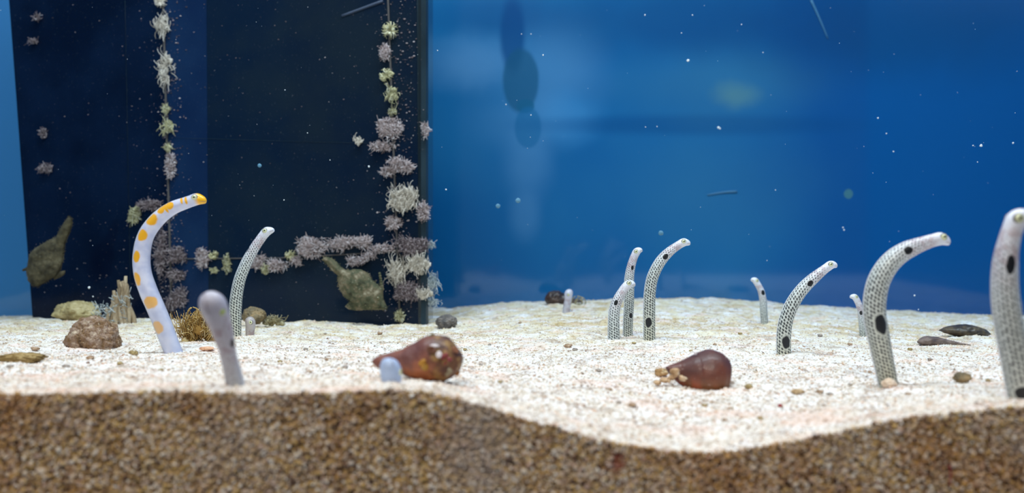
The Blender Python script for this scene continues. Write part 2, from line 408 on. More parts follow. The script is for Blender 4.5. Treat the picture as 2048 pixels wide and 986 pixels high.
def clump(name, label, cat, px, py, rx, ry, mat, kind='fuzz', Y=None, den=1., crust=True, tilt=0.):
    Y = Y or panelY(min(px, 853)); s = Y/F; c = P(px, py, Y-.0015); R = np.array([rx*s, ry*s])
    root = thing(name, tuple(c), label, cat, GR_GROUP)
    ct, st = math.cos(tilt), math.sin(tilt)
    lob = [(random.uniform(-.62, .62), random.uniform(-.5, .5), random.uniform(.32, .62)) for _ in range(6)]+[(0, 0, .7)]*3 if min(rx, ry) > 9 else [(0, 0, 1.)]
    def pick():
        lx, ly, lr = random.choice(lob); a, q = random.random()*6.28, random.random()**.6
        return lx+lr*q*math.cos(a), ly+lr*q*math.sin(a)
    def place(u, v): return np.array([(u*ct*R[0]-v*st*R[1]), 0, (u*st*R[0]+v*ct*R[1])])
    area_px = rx*ry*math.pi
    if crust:
        b = MB()
        for _ in range(max(4, int(area_px/70))):
            u, v = pick(); rr = random.uniform(3.5, 6.5)*s*min(1, (ry+4)/14)
            b.blob(place(u*.85, v*.85)+np.array([0, -rr*.2, 0]), (rr, rr*.6, rr), 1, .35, random.uniform(.1, .7))
        b.build('crust', G_CRUST if mat in (G_PINK, G_DARK) else mat, root)
    b = MB(); 
    if kind == 'fuzz':
        for _ in range(int(area_px*.5*den)+14):
            u, v = pick(); o = place(u, v); o[1] = -random.uniform(0, .003)
            d = np.array([u*.9+random.gauss(0, .7), -abs(random.gauss(.8, .5)), v*.9+random.gauss(0, .7)]); d /= np.linalg.norm(d)
            L = random.uniform(2.5, 6.5)*s; bend = np.array([random.gauss(0, .5), random.gauss(0, .3), random.gauss(0, .5)])
            t = np.linspace(0, 1, 4)[:, None]; path = o+d*L*t+bend*L*t*t
            b.tube(path, random.uniform(.55, .9)*s, .4*s, 3, random.random()**.7)
    elif kind == 'feather':   # long curled tentacles streaming out of the mass
        for _ in range(int(area_px*.13*den)+12):
            u, v = pick(); u *= .85; v *= .85; o = place(u, v); o[1] = -random.uniform(0, .004)
            lean = np.array([-.55+u*.9+random.gauss(0, .35), -random.uniform(.1, .7), v*.8+random.gauss(.1, .35)])
            lean /= np.linalg.norm(lean); L = random.uniform(9, 19)*s*min(1.1, (ry+6)/24)
            curl = np.array([random.gauss(0, .3), 0, random.choice([-1, 1])*random.uniform(.3, .9)])
            t = np.linspace(0, 1, 8)[:, None]; path = o+lean*L*t+curl*L*t**2.2-lean*L*.5*t**4
            b.tube(path, .75*s, .5*s, 3, .25+.75*random.random())
    else:                      # rosette: ring of thick curled petals
        nn = max(8, int(min(rx, ry)*1.3))
        for ring in (1., .62):
            for i in range(nn):
                a = (i+random.uniform(-.3, .3))/nn*6.28; u, v = math.cos(a), math.sin(a)
                o = place(u*.25*ring, v*.25*ring); e = place(u*ring, v*ring)
                t = np.linspace(0, 1, 6)[:, None]
                path = o+(e-o)*t+np.array([0, -1, 0])*np.sin(t*math.pi)*R.min()*.5+np.array([v, 0, -u])*np.sin(t*3.1)*R.min()*random.uniform(-.3, .3)
                b.tube(path, 1.0*s, .7*s, 4, random.uniform(.3, 1))
    b.build('tentacles' if kind != 'fuzz' else 'bristles', mat, root)
    return root
ANE, FUZ = 'anemone', 'growth'
for a in [
 ('anemone', 'yellowish rosette anemone highest on the right seam of the dark partition', ANE, 780, 61, 17, 18, G_YEL, 'rosette'),
 ('fuzzy_growth', 'mauve growth clump directly under the highest rosette on the right seam', FUZ, 771, 105, 13, 17, G_PINK, 'fuzz'),
 ('anemone', 'yellowish anemone second down the right seam, under a mauve clump', ANE, 773, 150, 14, 14, G_YEL, 'rosette'),
 ('anemone', 'pale yellow anemone third down the right seam of the partition', ANE, 789, 190, 12, 17, G_YEL, 'feather'),
 ('fuzzy_growth', 'tiny tuft between yellow anemone and broad mauve clump on right seam', FUZ, 785, 224, 7, 7, G_YEL, 'fuzz'),
 ('fuzzy_growth', 'broad round mauve clump above the thin horizontal line on the right seam', FUZ, 784, 254, 30, 24, G_PINK, 'fuzz'),
 ('fuzzy_growth', 'narrow mauve growth creeping left along the thin horizontal line', FUZ, 766, 293, 26, 8, G_PINK, 'fuzz'),
 ('fuzzy_growth', 'triangular mauve clump right of the seam below the horizontal line', FUZ, 803, 332, 25, 17, G_PINK, 'fuzz'),
 ('fuzzy_growth', 'small mauve clump left of the seam below the horizontal line', FUZ, 777, 343, 14, 9, G_PINK, 'fuzz'),
 ('anemone', 'single tiny pale anemone alone on the dark glass by the thin line', ANE, 717, 281, 8, 7, G_PALE, 'feather'),
 ('fuzzy_growth', 'small lilac growth high on the outer edge of the partition', FUZ, 851, 261, 7, 14, G_PINK, 'fuzz'),
 ('anemone', 'large white streaming anemone on the right seam, the brightest one', ANE, 806, 402, 38, 27, G_PALE, 'feather'),
 ('fuzzy_growth', 'mauve growth hanging just under the large white streaming anemone', FUZ, 789, 446, 20, 13, G_PINK, 'fuzz'),
 ('fuzzy_growth', 'lilac growth on the outer edge beside the large white anemone', FUZ, 847, 420, 11, 26, G_PINK, 'fuzz'),
 ('fuzzy_growth', 'dull mauve mat between the large white anemone and the lower anemones', FUZ, 826, 494, 36, 22, G_DARK, 'fuzz'),
 ('fuzzy_growth', 'thin pale arm of growth joining the lower row to the right seam', FUZ, 768, 497, 22, 7, G_PINK, 'fuzz'),
 ('anemone', 'drooping pale anemone low on the right seam beside the green fish', ANE, 799, 543, 24, 27, G_PALE, 'feather'),
 ('anemone', 'pale streaming anemone low near the outer edge, above a dark mat', ANE, 836, 528, 25, 19, G_PALE, 'feather'),
 ('fuzzy_growth', 'dark purple mat of growth low on the partition near the sand', FUZ, 815, 583, 36, 22, G_DARK, 'fuzz'),
 ('anemone', 'small pale anemone low on the outer edge with arched tentacles', ANE, 853, 587, 20, 10, G_PALE, 'feather'),
 ('fuzzy_growth', 'small orange-brown tuft at the foot of the right seam on the sand', FUZ, 800, 632, 11, 10, G_YEL, 'fuzz'),
 ('fuzzy_growth', 'bulky mauve mass at the left of the long lower row, above fish tail', FUZ, 627, 498, 31, 26, G_PINK, 'fuzz'),
 ('fuzzy_growth', 'long mauve mass in the middle of the lower row above the green fish', FUZ, 690, 487, 38, 14, G_PINK, 'fuzz'),
 ('fuzzy_growth', 'rounded mauve mass at the right end of the lower row', FUZ, 727, 487, 20, 17, G_PINK, 'fuzz'),
 ('fuzzy_growth', 'small mauve clump hanging under the long lower row', FUZ, 705, 523, 10, 10, G_PINK, 'fuzz'),
 ('fuzzy_growth', 'slanting pinkish strip under the rounded end of the lower row', FUZ, 735, 514, 24, 8, G_PINK, 'fuzz', None, 1., True, .45),
 ('anemone', 'yellow-green rosette anemone left of the bulky mauve mass', ANE, 582, 511, 13, 11, G_YEL, 'rosette'),
 ('fuzzy_growth', 'small brownish clump under the yellow-green rosette', FUZ, 594, 521, 10, 10, G_PINK, 'fuzz'),
 ('fuzzy_growth', 'low mauve clump between the grey eel and the yellow-green rosette', FUZ, 557, 531, 23, 12, G_PINK, 'fuzz'),
 ('fuzzy_growth', 'round mauve clump touching the grey eel on its right side', FUZ, 519, 524, 13, 18, G_PINK, 'fuzz'),
 ('fuzzy_growth', 'small yellowish knob below the round mauve clump by the grey eel', FUZ, 532, 539, 8, 7, G_YEL, 'fuzz'),
 ('anemone', 'narrow upright yellowish growth left of the grey eel', ANE, 454, 528, 5, 19, G_YEL, 'fuzz'),
 ('anemone', 'little yellow ring anemone between the reddish clump and narrow growth', ANE, 428, 510, 9, 9, G_YEL, 'rosette'),
 ('fuzzy_growth', 'reddish tall clump between the banded eel and the yellow ring anemone', FUZ, 408, 518, 14, 27, G_PINK, 'fuzz'),
 ('fuzzy_growth', 'tiny yellow knob under the little yellow ring anemone', FUZ, 428, 541, 6, 4, G_YEL, 'fuzz'),
 ('anemone', 'pale anemone cut by the top of the picture on the left seam', ANE, 322, 4, 13, 12, G_PALE, 'rosette'),
 ('anemone', 'bright curled anemone near the top of the left seam', ANE, 331, 51, 15, 22, G_PALE, 'feather'),
 ('anemone', 'long looping pale anemone second down the left seam', ANE, 335, 138, 9, 34, G_PALE, 'feather'),
 ('fuzzy_growth', 'small dull tuft half way down the left seam', FUZ, 333, 219, 6, 9, G_YEL, 'fuzz'),
 ('anemone', 'yellow-tipped anemone on the left seam at the thin horizontal line', ANE, 338, 254, 11, 15, G_YEL, 'feather'),
 ('fuzzy_growth', 'small tuft just below the thin line on the left seam', FUZ, 337, 295, 5, 8, G_YEL, 'fuzz'),
 ('fuzzy_growth', 'pinkish bristly growth on the left seam above the banded eel', FUZ, 342, 332, 9, 24, G_PINK, 'fuzz'),
 ('fuzzy_growth', 'pale brown clump left of the neck of the banded eel', FUZ, 270, 428, 13, 20, G_YEL, 'fuzz'),
 ('fuzzy_growth', 'faint brown growth right behind the top bend of the banded eel', FUZ, 300, 410, 25, 9, G_DARK, 'fuzz'),
 ('fuzzy_growth', 'round brown clump on the left seam inside the bend of the eel', FUZ, 356, 508, 18, 18, G_DARK, 'fuzz'),
 ('fuzzy_growth', 'small brown clump under the round one on the left seam', FUZ, 353, 550, 18, 9, G_DARK, 'fuzz'),
 ('fuzzy_growth', 'dim wide clump at the foot of the left seam behind the banded eel', FUZ, 358, 597, 24, 22, G_DARK, 'fuzz'),
 ('fuzzy_growth', 'sparse bristly strip along the inner side of the banded eel', FUZ, 322, 500, 14, 70, G_DARK, 'fuzz', None, .5, False),
 ('fuzzy_growth', 'faint pale smear of growth high on the far left of the partition', FUZ, 75, 36, 7, 6, G_DARK, 'fuzz', None, .6),
 ('fuzzy_growth', 'faint pale growth on the far left of the partition, second from top', FUZ, 68, 83, 9, 5, G_DARK, 'fuzz', None, .6),
 ('fuzzy_growth', 'faint growth on the far left of the partition near the thin line', FUZ, 86, 268, 6, 9, G_DARK, 'fuzz', None, .6),
 ('fuzzy_growth', 'wider faint growth on the far left, above the dull tilted fish', FUZ, 92, 337, 14, 8, G_DARK, 'fuzz', None, .8),
]: clump(*a)
# plumes that reach past the outer edge of the partition
clump('anemone', 'white feathery plume sticking out past the outer edge above the sand', ANE, 868, 560, 14, 26, G_WHITE, 'feather', .845, .5, False)
clump('anemone', 'lowest white plume past the outer edge, just above the round pebble', ANE, 868, 603, 16, 10, G_WHITE, 'feather', .845, .8, False)
clump('fuzzy_growth', 'small white tuft on the outer edge level with the lower row', FUZ, 862, 490, 7, 7, G_WHITE, 'fuzz', .845, .8, False)
# pale tube stump at the foot of the partition
Ys = sandhit(236, 648); s = Ys/F; c = P(236, 648, Ys)
root = thing('tube_worm_stump', tuple(c), 'pale stump of old worm tubes between the brown rock and banded eel', 'tube worms')
b = MB(); bp = MB()
for i in range(26):
    u = random.gauss(4, 11); hgt = max(14, 84-abs(u-8)*2.6+random.gauss(0, 9))
    t = np.linspace(0, 1, 7)[:, None]; e = np.array([(u*1.0+random.gauss(0, 4))*s, random.uniform(-.004, .004), hgt*s]); o = np.array([u*1.3*s, random.uniform(-.005, .005), -.004])
    b.tube(o+(e-o)*t+np.array([1, 0, 0])*np.sin(t*5+i)*.0018, 5.5*s, 3.0*s, 7, random.uniform(.3, .9))
for i in range(200):
    u = random.uniform(-42, 26); hgt = random.uniform(2, 62 if u > -12 else 44)
    d = np.array([random.gauss(-.3, .7), -random.random(), random.gauss(.4, .6)]); t = np.linspace(0, 1, 5)[:, None]
    bp.tube(np.array([u*s, random.uniform(-.006, .004), hgt*s-.002])+d*9*s*t+np.array([0, 0, random.gauss(0, 4)*s])*t*t, .9*s, .5*s, 3, random.random())
b.build('tube', growth_mat('stump', [(0, srgb(84, 70, 52)), (.5, srgb(146, 124, 96)), (1, srgb(196, 176, 146))]), root); bp.build('bristles', G_WHITE, root)

# tiny specks of growth over the glass, too many to count
b = MB()
for _ in range(2200):
    px = random.choice([random.gauss(790, 28), random.gauss(812, 22), random.gauss(338, 14), random.gauss(340, 10), random.uniform(70, 845), random.gauss(305, 28)]); py = random.uniform(0, 640) if px > 350 else random.choice([random.uniform(0, 640), random.uniform(430, 640)])
    if not 68 < px < 848: continue
    r = random.uniform(.00015, .00055)*random.random()**.6*(1.5 if abs(px-790) < 45 or abs(px-345) < 30 else 1); b.blob(onpanel(px, py, .0004)-_off, (r*1.6, r, r), 0, .3, random.random())
tag(b.build('growth_specks', G_DARK, part_root), 'tiny pale specks of growth dotted over the dark glass', kind='stuff')

# ------------------------------------------------------------------ eels
def catmull(pts, n):
    pts = np.asarray(pts, float); d = np.r_[0, np.cumsum(np.linalg.norm(np.diff(pts[:, :3], axis=0), axis=1))]
    ts = np.linspace(0, d[-1], n); return np.stack([smooth_interp(ts, d, pts[:, k]) for k in range(pts.shape[1])], 1)
HS = np.array([0, .10, .25, .5, .8, 1.2, 1.6, 2.2, 3.2, 5, 9, 16])
HD = np.array([.02, .28, .44, .60, .78, .92, .94, .86, .82, .86, .95, 1.])
HV = np.array([.02, .38, .50, .58, .64, .70, .74, .78, .82, .86, .95, 1.])
HW = np.array([.02, .34, .50, .64, .74, .82, .84, .80, .80, .86, .95, 1.])
HB = np.array([.02, .46, .68, .86, .97, 1.02, 1.0, .94, .88, .88, .95, 1.])   # seen head-on or from behind
def eel_mat(name, spots, yellow=False, seed=0, DOT=2., NC=22, tone=None):
    m = Mat(name); al = m.attr('along'); an = m.attr('ang'); p = m.obj()
    def spotmask(grow=1., edge=.12, lst=spots):
        tot = None
        for (l0, a0, rl, ra) in lst:
            dx = m.math('DIVIDE', m.math('SUBTRACT', al, l0), rl*grow); dy = m.math('DIVIDE', m.math('SUBTRACT', an, a0), ra*grow)
            d = m.math('SQRT', m.math('ADD', m.math('MULTIPLY', dx, dx), m.math('MULTIPLY', dy, dy)))
            d = m.math('ADD', d, m.math('MULTIPLY', m.math('SUBTRACT', m.noise(p, 350, 1), .5), .55))
            k = m.mapr(d, 1-edge, 1+edge, 1, 0)
            tot = k if tot is None else m.math('MAXIMUM', tot, k)
        return tot if tot is not None else 0.
    if yellow:
        skin = m.mix(m.mapr(m.noise(p, 180, 3), .35, .7), srgb(222, 222, 240), srgb(196, 200, 228))
        c = m.mix(spotmask(edge=.16), skin, srgb(242, 176, 30))
        c = m.mix(m.mapr(al, .85, 1.7, 1, 0), c, srgb(255, 190, 14))
        c = m.mix(m.math('MULTIPLY', m.mapr(al, 14, 24), .35), c, srgb(170, 176, 196))
        return m.pr(c, .35, Coat_Weight=.25, Subsurface_Weight=.15, Subsurface_Scale=.002, Subsurface_Radius=(1, .6, .4))
    x = m.math('MULTIPLY', an, NC/6.2832); y = m.math('ADD', m.math('MULTIPLY', al, DOT), m.math('MULTIPLY', x, .5))
    wob = m.n('TexNoise', out=1, Vector=p, Scale=260, Detail=1)
    vec = m.n('CombineXYZ', X=x, Y=y, Z=0.); vec = m.n('VectorMath', props={'operation': 'ADD'}, i0=vec, i1=m.n('VectorMath', props={'operation': 'SCALE'}, i0=wob, Scale=.12))
    vor = m.n('TexVoronoi', props={'voronoi_dimensions': '2D'}, Vector=vec, Scale=1., Randomness=.25)
    big = m.mapr(al, 1.5, 12, .21, .36, False)
    dots = m.math('MULTIPLY', m.mapr(m.math('SUBTRACT', vor, big), -.04, .05, 1, 0), m.mapr(al, 1.8, 5., .15, .92))
    back = m.mapr(an, -2.2, .9, 0, 1)
    skin = m.mix(m.mapr(al, 1, 11), srgb(232, 232, 242), srgb(208, 212, 208))
    skin = m.mix(m.mapr(al, 10, 26, 0, .5), skin, srgb(196, 188, 150))
    throat = m.math('MULTIPLY', m.mapr(al, 1.6, 3, 0, 1), m.mapr(al, 4, 8, 1, 0))
    skin = m.mix(m.math('MULTIPLY', throat, m.mapr(m.noise(p, 300, 3), .42, .62, .1, .75)), skin, srgb(190, 166, 172))
    if tone: skin = m.mix(1., skin, srgb(*tone), 'MULTIPLY')
    c = m.mix(m.math('MULTIPLY', dots, .35 if tone else 1.), skin, srgb(24, 26, 34))
    if spots:
        c = m.mix(m.math('MULTIPLY', spotmask(1.28, .06), .8), c, skin)
        c = m.mix(spotmask(), c, srgb(14, 14, 20))
    return m.pr(c, .42, Coat_Weight=.15, Subsurface_Weight=.12, Subsurface_Scale=.0015, Subsurface_Radius=(1, .7, .5))
m = Mat('eye_iris'); M_iris = m.pr(srgb(222, 222, 178), .2, Coat_Weight=.6)
m = Mat('eye_iris_green'); M_irisg = m.pr(srgb(190, 205, 120), .2, Coat_Weight=.6)
m = Mat('eye_ring'); M_ring = m.pr(srgb(120, 112, 122), .4)
m = Mat('eye_pupil'); M_pupil = m.pr(srgb(12, 16, 20), .1, Coat_Weight=.8)
m = Mat('mouth_line'); M_mouth = m.pr(srgb(120, 96, 100), .5)
m = Mat('eel_fin'); M_fin = m.pr(srgb(205, 208, 215), .5, Alpha=1.0)
EELS = []
def eel(label, pts, side=1, spots=(), yellow=False, roll=0., eyek=.36, eyemat=None, Ybase=None, lean=0., group='garden eels rising from the sand', short=False, tone=None):
    """pts: (px, py, width px) from the base up to the snout."""
    bx, by, bw = pts[0]; Y = Ybase or sandhit(bx, by); pts = np.array(pts, float)
    tot = len(pts)-1
    Yk = Y-lean*(np.arange(len(pts))/tot)**1.5
    c3 = np.array([np.r_[P(a, b_, yy), w_*.5*yy/F] for (a, b_, w_), yy in zip(pts, Yk)])
    d0 = c3[0, :3]-c3[1, :3]; d0 /= np.linalg.norm(d0); low = np.r_[c3[0, :3]+d0*.014, c3[0, 3]]
    c3 = np.vstack([low, c3]); nr = 110
    ctl = catmull(c3, nr); 
    tip = ctl[-1, :3]; d = np.r_[0, np.cumsum(np.linalg.norm(np.diff(ctl[:, :3], axis=0), axis=1))]; L = d[-1]-d
    Rb = float(c3[1:-1, 3].max()); Rh = float(np.interp(0, [0, 1], [c3[-2, 3], c3[-2, 3]]))/.80
    # refine the rings near the head
    Rn = Rh if not short else Rh
    ls = np.r_[np.array([0, .03, .08, .15, .25, .38, .5, .65, .8, 1., 1.2, 1.4, 1.6, 1.9, 2.2, 2.6, 3.2, 4.])*Rn, np.arange(4.6*Rn, L[0], max(L[0]/110, Rn*.3)), [L[0]]]
    ls = ls[ls <= L[0]]
    cen = np.stack([np.interp(ls, L[::-1], ctl[::-1, k]) for k in range(4)], 1)
    T = -np.gradient(cen[:, :3], ls, axis=0); T /= np.linalg.norm(T, axis=1)[:, None]
    kern = np.array([1, 2, 3, 2, 1.]); 
    for k in range(3): T[:, k] = np.convolve(np.pad(T[:, k], 2, mode='edge'), kern/kern.sum(), mode='valid')
    T /= np.linalg.norm(T, axis=1)[:, None]
    cv = np.array([0, -1., 0]); B = cv-(T@cv)[:, None]*T; B /= np.linalg.norm(B, axis=1)[:, None]; N = np.cross(B, T)*side
    cr, sr = math.cos(roll), math.sin(roll); B, N = B*cr+N*sr, N*cr-B*sr
    sn = ls/Rn; hd, hv, hw = (np.interp(sn, HS, t) for t in ((HB, HB, HB) if short else (HD, HV, HW)))
    # the given widths hold away from the head, the head table near it
    f = np.clip((sn-2.2)/3, 0, 1); rr = cen[:, 3]
    hd = hd*Rn*(1-f)+rr*f; hv = hv*Rn*(1-f)+rr*f; hw = hw*Rn*(1-f)+rr*f
    dz = np.interp(sn, [0, .3, 1, 2], [-.20, -.12, -.02, 0])*Rn       # low, slightly jutting snout
    nc = 32; th = -math.pi+2*math.pi*np.arange(nc+1)/nc
    co, si = np.cos(th), np.sin(th); hh = np.where(si[None] > 0, hd[:, None], hv[:, None])
    org = cen[0, :3].copy(); org = c3[1, :3]
    V = cen[:, None, :3]+N[:, None]*(dz[:, None]+hh*si[None])[..., None]+B[:, None]*(hw[:, None]*co[None])[..., None]
    nrg = len(ls); V = V.reshape(-1, 3)
    k = (np.arange(nrg-1)[:, None]*(nc+1)+np.arange(nc)[None]).ravel(); Q = np.stack([k, k+1, k+nc+2, k+nc+1], 1)
    if side < 0: Q = Q[:, ::-1]
    # spots from picture positions to body coordinates
    scx = 1024+cen[:, 0]/cen[:, 1]*F; scy = 493+(CAMZ-cen[:, 2])/cen[:, 1]*F; sl = []
    for (sx_, sy_, rl, ra) in spots:
        j = int(np.argmin((scx-sx_)**2+(scy-sy_)**2)); pt = P(sx_, sy_, cen[j, 1]); off = float(np.dot(pt-cen[j, :3], N[j]))/((hd[j]+hv[j])/2)
        sl.append((float(ls[j]/Rn), math.asin(max(-.92, min(.92, off))), rl/F*cen[j, 1]/Rn, ra/F*cen[j, 1]/((hd[j]+hv[j])/2)))
    EELS.append(label); mat = eel_mat('eel_skin', sl, yellow, len(EELS), (3.0 if bw > 35 else 2.25)*Rn/Rb, 19 if bw > 35 else 14, tone)
    root = thing('garden_eel', tuple(org), label, 'eel', group)
    make('body', V-org, Q, mat, root, attrs={'along': np.repeat(ls/Rn, nc+1), 'ang': np.tile(th, nrg)})
    je = int(np.argmin(abs(sn-1.3))); ev, ef = ico(3)
    for sd in (1, -1):
        b_, n_, t_ = B[je]*sd, N[je], T[je]
        cc = cen[je, :3]+n_*.30*Rn+b_*hw[je]*.80-org
        e = eyek*1.28*Rn
        def ell(r, ob, on=0., ot=0., k=.6):
            return cc+b_*ob+n_*on+t_*ot+(ev[:, :1]*b_*k+ev[:, 1:2]*n_+ev[:, 2:]*t_)*r
        eo = make('eye', ell(e*.88, e*.16, k=.62), ef, eyemat or M_iris, root)
        make('eye_ring', ell(e*1.08, -e*.02, k=.50), ef, M_ring if not yellow else M_ring, eo)
        pv = cc+b_*(e*.72)+n_*e*.12+t_*e*.10+(ev[:, :1]*b_*.25+ev[:, 1:2]*n_*.62+ev[:, 2:]*t_*1.15)*e*.36
        make('pupil', pv, ef, M_pupil, eo)
    # mouth line round the snout
    mb = MB(); path = []
    for sd in (1, -1):
        seg = []
        for q in np.linspace(.12, .95, 8):
            j = np.interp(q*1., sn, np.arange(nrg)); j0 = int(j); 
            ang = -.42
            pos = cen[j0, :3]+N[j0]*(dz[j0]+hv[j0]*math.sin(ang))+B[j0]*sd*hw[j0]*math.cos(ang)*1.0
            seg.append(pos-org)
        path += seg[::-1] if sd == 1 else seg
    mb.tube(np.array(path), .028*Rn, .028*Rn, 5); mb.build('mouth', M_mouth, root)
    # low dorsal fin
    js = np.where(sn > 4.5)[0]
    if len(js) > 6:
        js = js[:]; hf = .16*Rn*np.clip((sn[js]-4.5)/3, 0, 1)
        a_ = cen[js, :3]+N[js]*(hd[js]*.97)[:, None]; t_ = a_+N[js]*hf[:, None]; th_ = B[js]*.02*Rn
        VV = np.concatenate([a_-th_*2, t_-th_*.5, t_+th_*.5, a_+th_*2])-org; mm = len(js); i = np.arange(mm-1)
        QQ = np.concatenate([np.stack([i+o_*mm, i+1+o_*mm, i+1+(o_+1)*mm, i+(o_+1)*mm], 1) for o_ in range(3)])
        make('dorsal_fin', VV, QQ, M_fin, root)
    return root

eel('white garden eel banded with orange-yellow blotches and a yellow snout', [(347, 704, 34), (341, 689, 34), (327, 652, 35), (312, 616, 35), (296, 579, 35), (285, 543, 34), (284, 506, 33), (293, 470, 31), (313, 442, 29), (342, 418, 27), (375, 405, 25), (398, 399, 23), (413, 398, 18)],
    spots=[(321, 655, 13, 12), (306, 603, 12, 15), (279, 558, 13, 9), (278, 512, 11, 8), (289, 472, 11, 11), (307, 440, 12, 13), (326, 419, 8, 9), (341, 412, 8, 9), (337, 415, 3, 13), (364, 402, 2.5, 9), (372, 402, 2.5, 9)], yellow=True, eyek=.34)
eel('slim grey eel with fine vermiculate skin in front of the dark partition', [(471, 672, 23), (471, 658, 23), (471, 620, 24), (474, 588, 23), (481, 556, 22), (491, 531, 21), (505, 503, 20), (519, 481, 19), (533, 465, 18), (547, 456, 15)], spots=[(494, 497, 7, 4)])
eel('blurred grey eel close to the glass leaning left and facing the viewer', [(470, 774, 34), (464, 745, 32), (457, 715, 31), (452, 688, 34), (442, 653, 38), (433, 628, 42), (425, 606, 42), (420, 597, 40)], side=-1, roll=.5, spots=[(463, 684, 9, 6)], eyemat=M_irisg, Ybase=.362, lean=.018, eyek=.26, short=True, tone=(205, 200, 206))
eel('short bluish eel stub barely out of the sand before the cone shell', [(784, 776, 36), (783, 765, 36), (782, 745, 35), (781, 730, 34), (782, 715, 30)], side=-1, roll=.9, Ybase=.366, eyek=.28, short=True, tone=(190, 208, 232))
eel('tiny eel peeking out of the sand right of the slim grey eel', [(500, 670, 17), (500, 663, 17), (501, 652, 17), (500, 642, 16), (494, 635, 14)], side=-1, eyek=.34, short=True, tone=(205, 195, 185))
eel('tiny pale eel upright in front of the dark rear rock', [(1132, 624, 15), (1134, 612, 14.5), (1136, 600, 14), (1137, 588, 13), (1139, 578, 12)], side=1, roll=-.3, eyek=.3, short=True, tone=(225, 222, 226))
eel('bent spotted eel in front of the pair, its head overlapping the taller one', [(1228, 678, 23), (1228, 660, 23), (1228, 640, 22), (1231, 612, 21), (1241, 589, 20), (1253, 573, 18), (1263, 567, 17), (1271, 566, 14)], spots=[(1231, 604, 5.5, 4)])
eel('straight spotted eel standing just behind the bent one', [(1256, 672, 19), (1256.5, 645, 19), (1258, 618, 19), (1259, 582, 19), (1259.5, 550, 18), (1264, 526, 17), (1271, 509, 16), (1278, 500, 15), (1284, 497, 13)], spots=[(1264, 534.5, 5, 3), (1261, 630, 5.5, 4)])
eel('tall spotted eel curving right, right of the eel pair mid tank', [(1299, 679, 23), (1299, 650, 23), (1299, 618, 23), (1300, 587, 22.5), (1305, 557, 22), (1316, 532, 21), (1333, 509, 20), (1353, 493, 18), (1370, 485, 16), (1381, 484, 13)], spots=[(1329.5, 513.5, 6, 5.5), (1295.5, 645, 10, 7)])
eel('small far eel facing left behind the curved spotted one', [(1529, 647, 14), (1528, 635, 14), (1527, 620, 14), (1525.5, 598, 14), (1521.5, 580, 13.5), (1514, 567, 13), (1507, 559, 12), (1502, 557, 10)], side=-1, spots=[(1525, 586, 5, 4)])
eel('spotted eel leaning far right, between the small far eels', [(1568, 706, 28), (1567.5, 688, 28), (1568, 668, 28), (1572, 641, 27.5), (1582, 614, 27), (1597, 589, 25), (1615, 568, 23.5), (1636, 549, 22), (1655, 535, 20), (1667, 529, 17), (1675, 529, 14)], spots=[(1617, 567, 7, 6), (1569, 684, 13, 8.5)])
eel('small far eel half hidden by the big hooked eel', [(1726, 670, 14), (1725, 655, 14), (1723.5, 638, 13.5), (1720, 616, 13), (1715, 603, 12.5), (1708, 594, 12), (1700, 591, 10)], side=-1, spots=[(1720, 625, 4.5, 4)])
eel('large net-patterned eel hooked over to the right with two black spots', [(1777, 771, 37), (1772, 745, 38), (1764, 707, 40), (1755.5, 664, 43), (1749.5, 630, 44), (1750, 596, 44), (1758, 562, 43), (1777, 530, 40), (1806, 505, 36), (1841, 489, 32), (1868, 481, 29), (1886, 479, 25), (1901, 482, 20)], spots=[(1808.5, 501.5, 9.5, 8), (1755.5, 648, 20, 12.5)])
eel('tallest nearest spotted eel at the right border of the picture', [(2048, 806, 57), (2042, 775, 57), (2031, 715, 57), (2019, 656, 55), (2010.5, 592, 53), (2010, 540, 50), (2017, 487, 46), (2027, 456, 43), (2038, 438, 41), (2050, 431, 38), (2064, 432, 30)], spots=[(2009.5, 526, 21, 9), (2032, 786, 15, 15)], Ybase=.362)

# ------------------------------------------------------------------ lofted solids: shells and fishes
def loft(axis, up, dn, thick, n=60, nc=40, rough=0., freq=6., seed=0, sharp=1.):
    """axis (px, py, Y); up / dn half heights in px along the normal in the picture plane; thick in px"""
    a = np.array([np.r_[P(*q), u, d_, t_] for q, u, d_, t_ in zip(axis, up, dn, thick)]); c = catmull(a, n)
    T = np.gradient(c[:, :3], axis=0); T /= np.linalg.norm(T, axis=1)[:, None]; B = np.array([0, -1., 0])
    N = np.cross(B, T); N /= np.linalg.norm(N, axis=1)[:, None]
    th = np.arange(nc)/nc*2*math.pi; s_, c_ = np.sin(th), np.cos(th)
    c_ = np.sign(c_)*abs(c_)**sharp
    sc = (c[:, 1]/F)[:, None]
    h = np.where(s_[None] > 0, np.maximum(c[:, 3], .3)[:, None], np.maximum(c[:, 4], .3)[:, None])*sc
    w_ = np.maximum(c[:, 5], .2)[:, None]*sc
    if rough: 
        nz = 1+rough*fbm(np.linspace(0, freq*2, n)[:, None]+seed, np.cos(th)[None]*freq*.5+np.sin(th)[None]*freq*.3+seed, np.sin(th)[None]*freq*.5+1.3, 3); h = h*nz; w_ = w_*nz
    V = c[:, None, :3]+N[:, None]*(h*s_[None])[..., None]+B[None, None]*(w_*c_[None])[..., None]
    V = V.reshape(-1, 3); k = (np.arange(n-1)[:, None]*nc+np.arange(nc)[None]).ravel(); j = (np.arange(n-1)[:, None]*nc+(np.arange(nc)+1)[None] % nc).ravel()
    Q = np.stack([k, j, j+nc, k+nc], 1)
    V = np.vstack([V, c[0, :3], c[-1, :3]]); e = len(V)
    i = np.arange(nc); Tt = np.concatenate([np.stack([(i+1) % nc, i, np.full(nc, e-2)], 1), np.stack([(n-1)*nc+i, (n-1)*nc+(i+1) % nc, np.full(nc, e-1)], 1)])
    return V, (Q, Tt), c

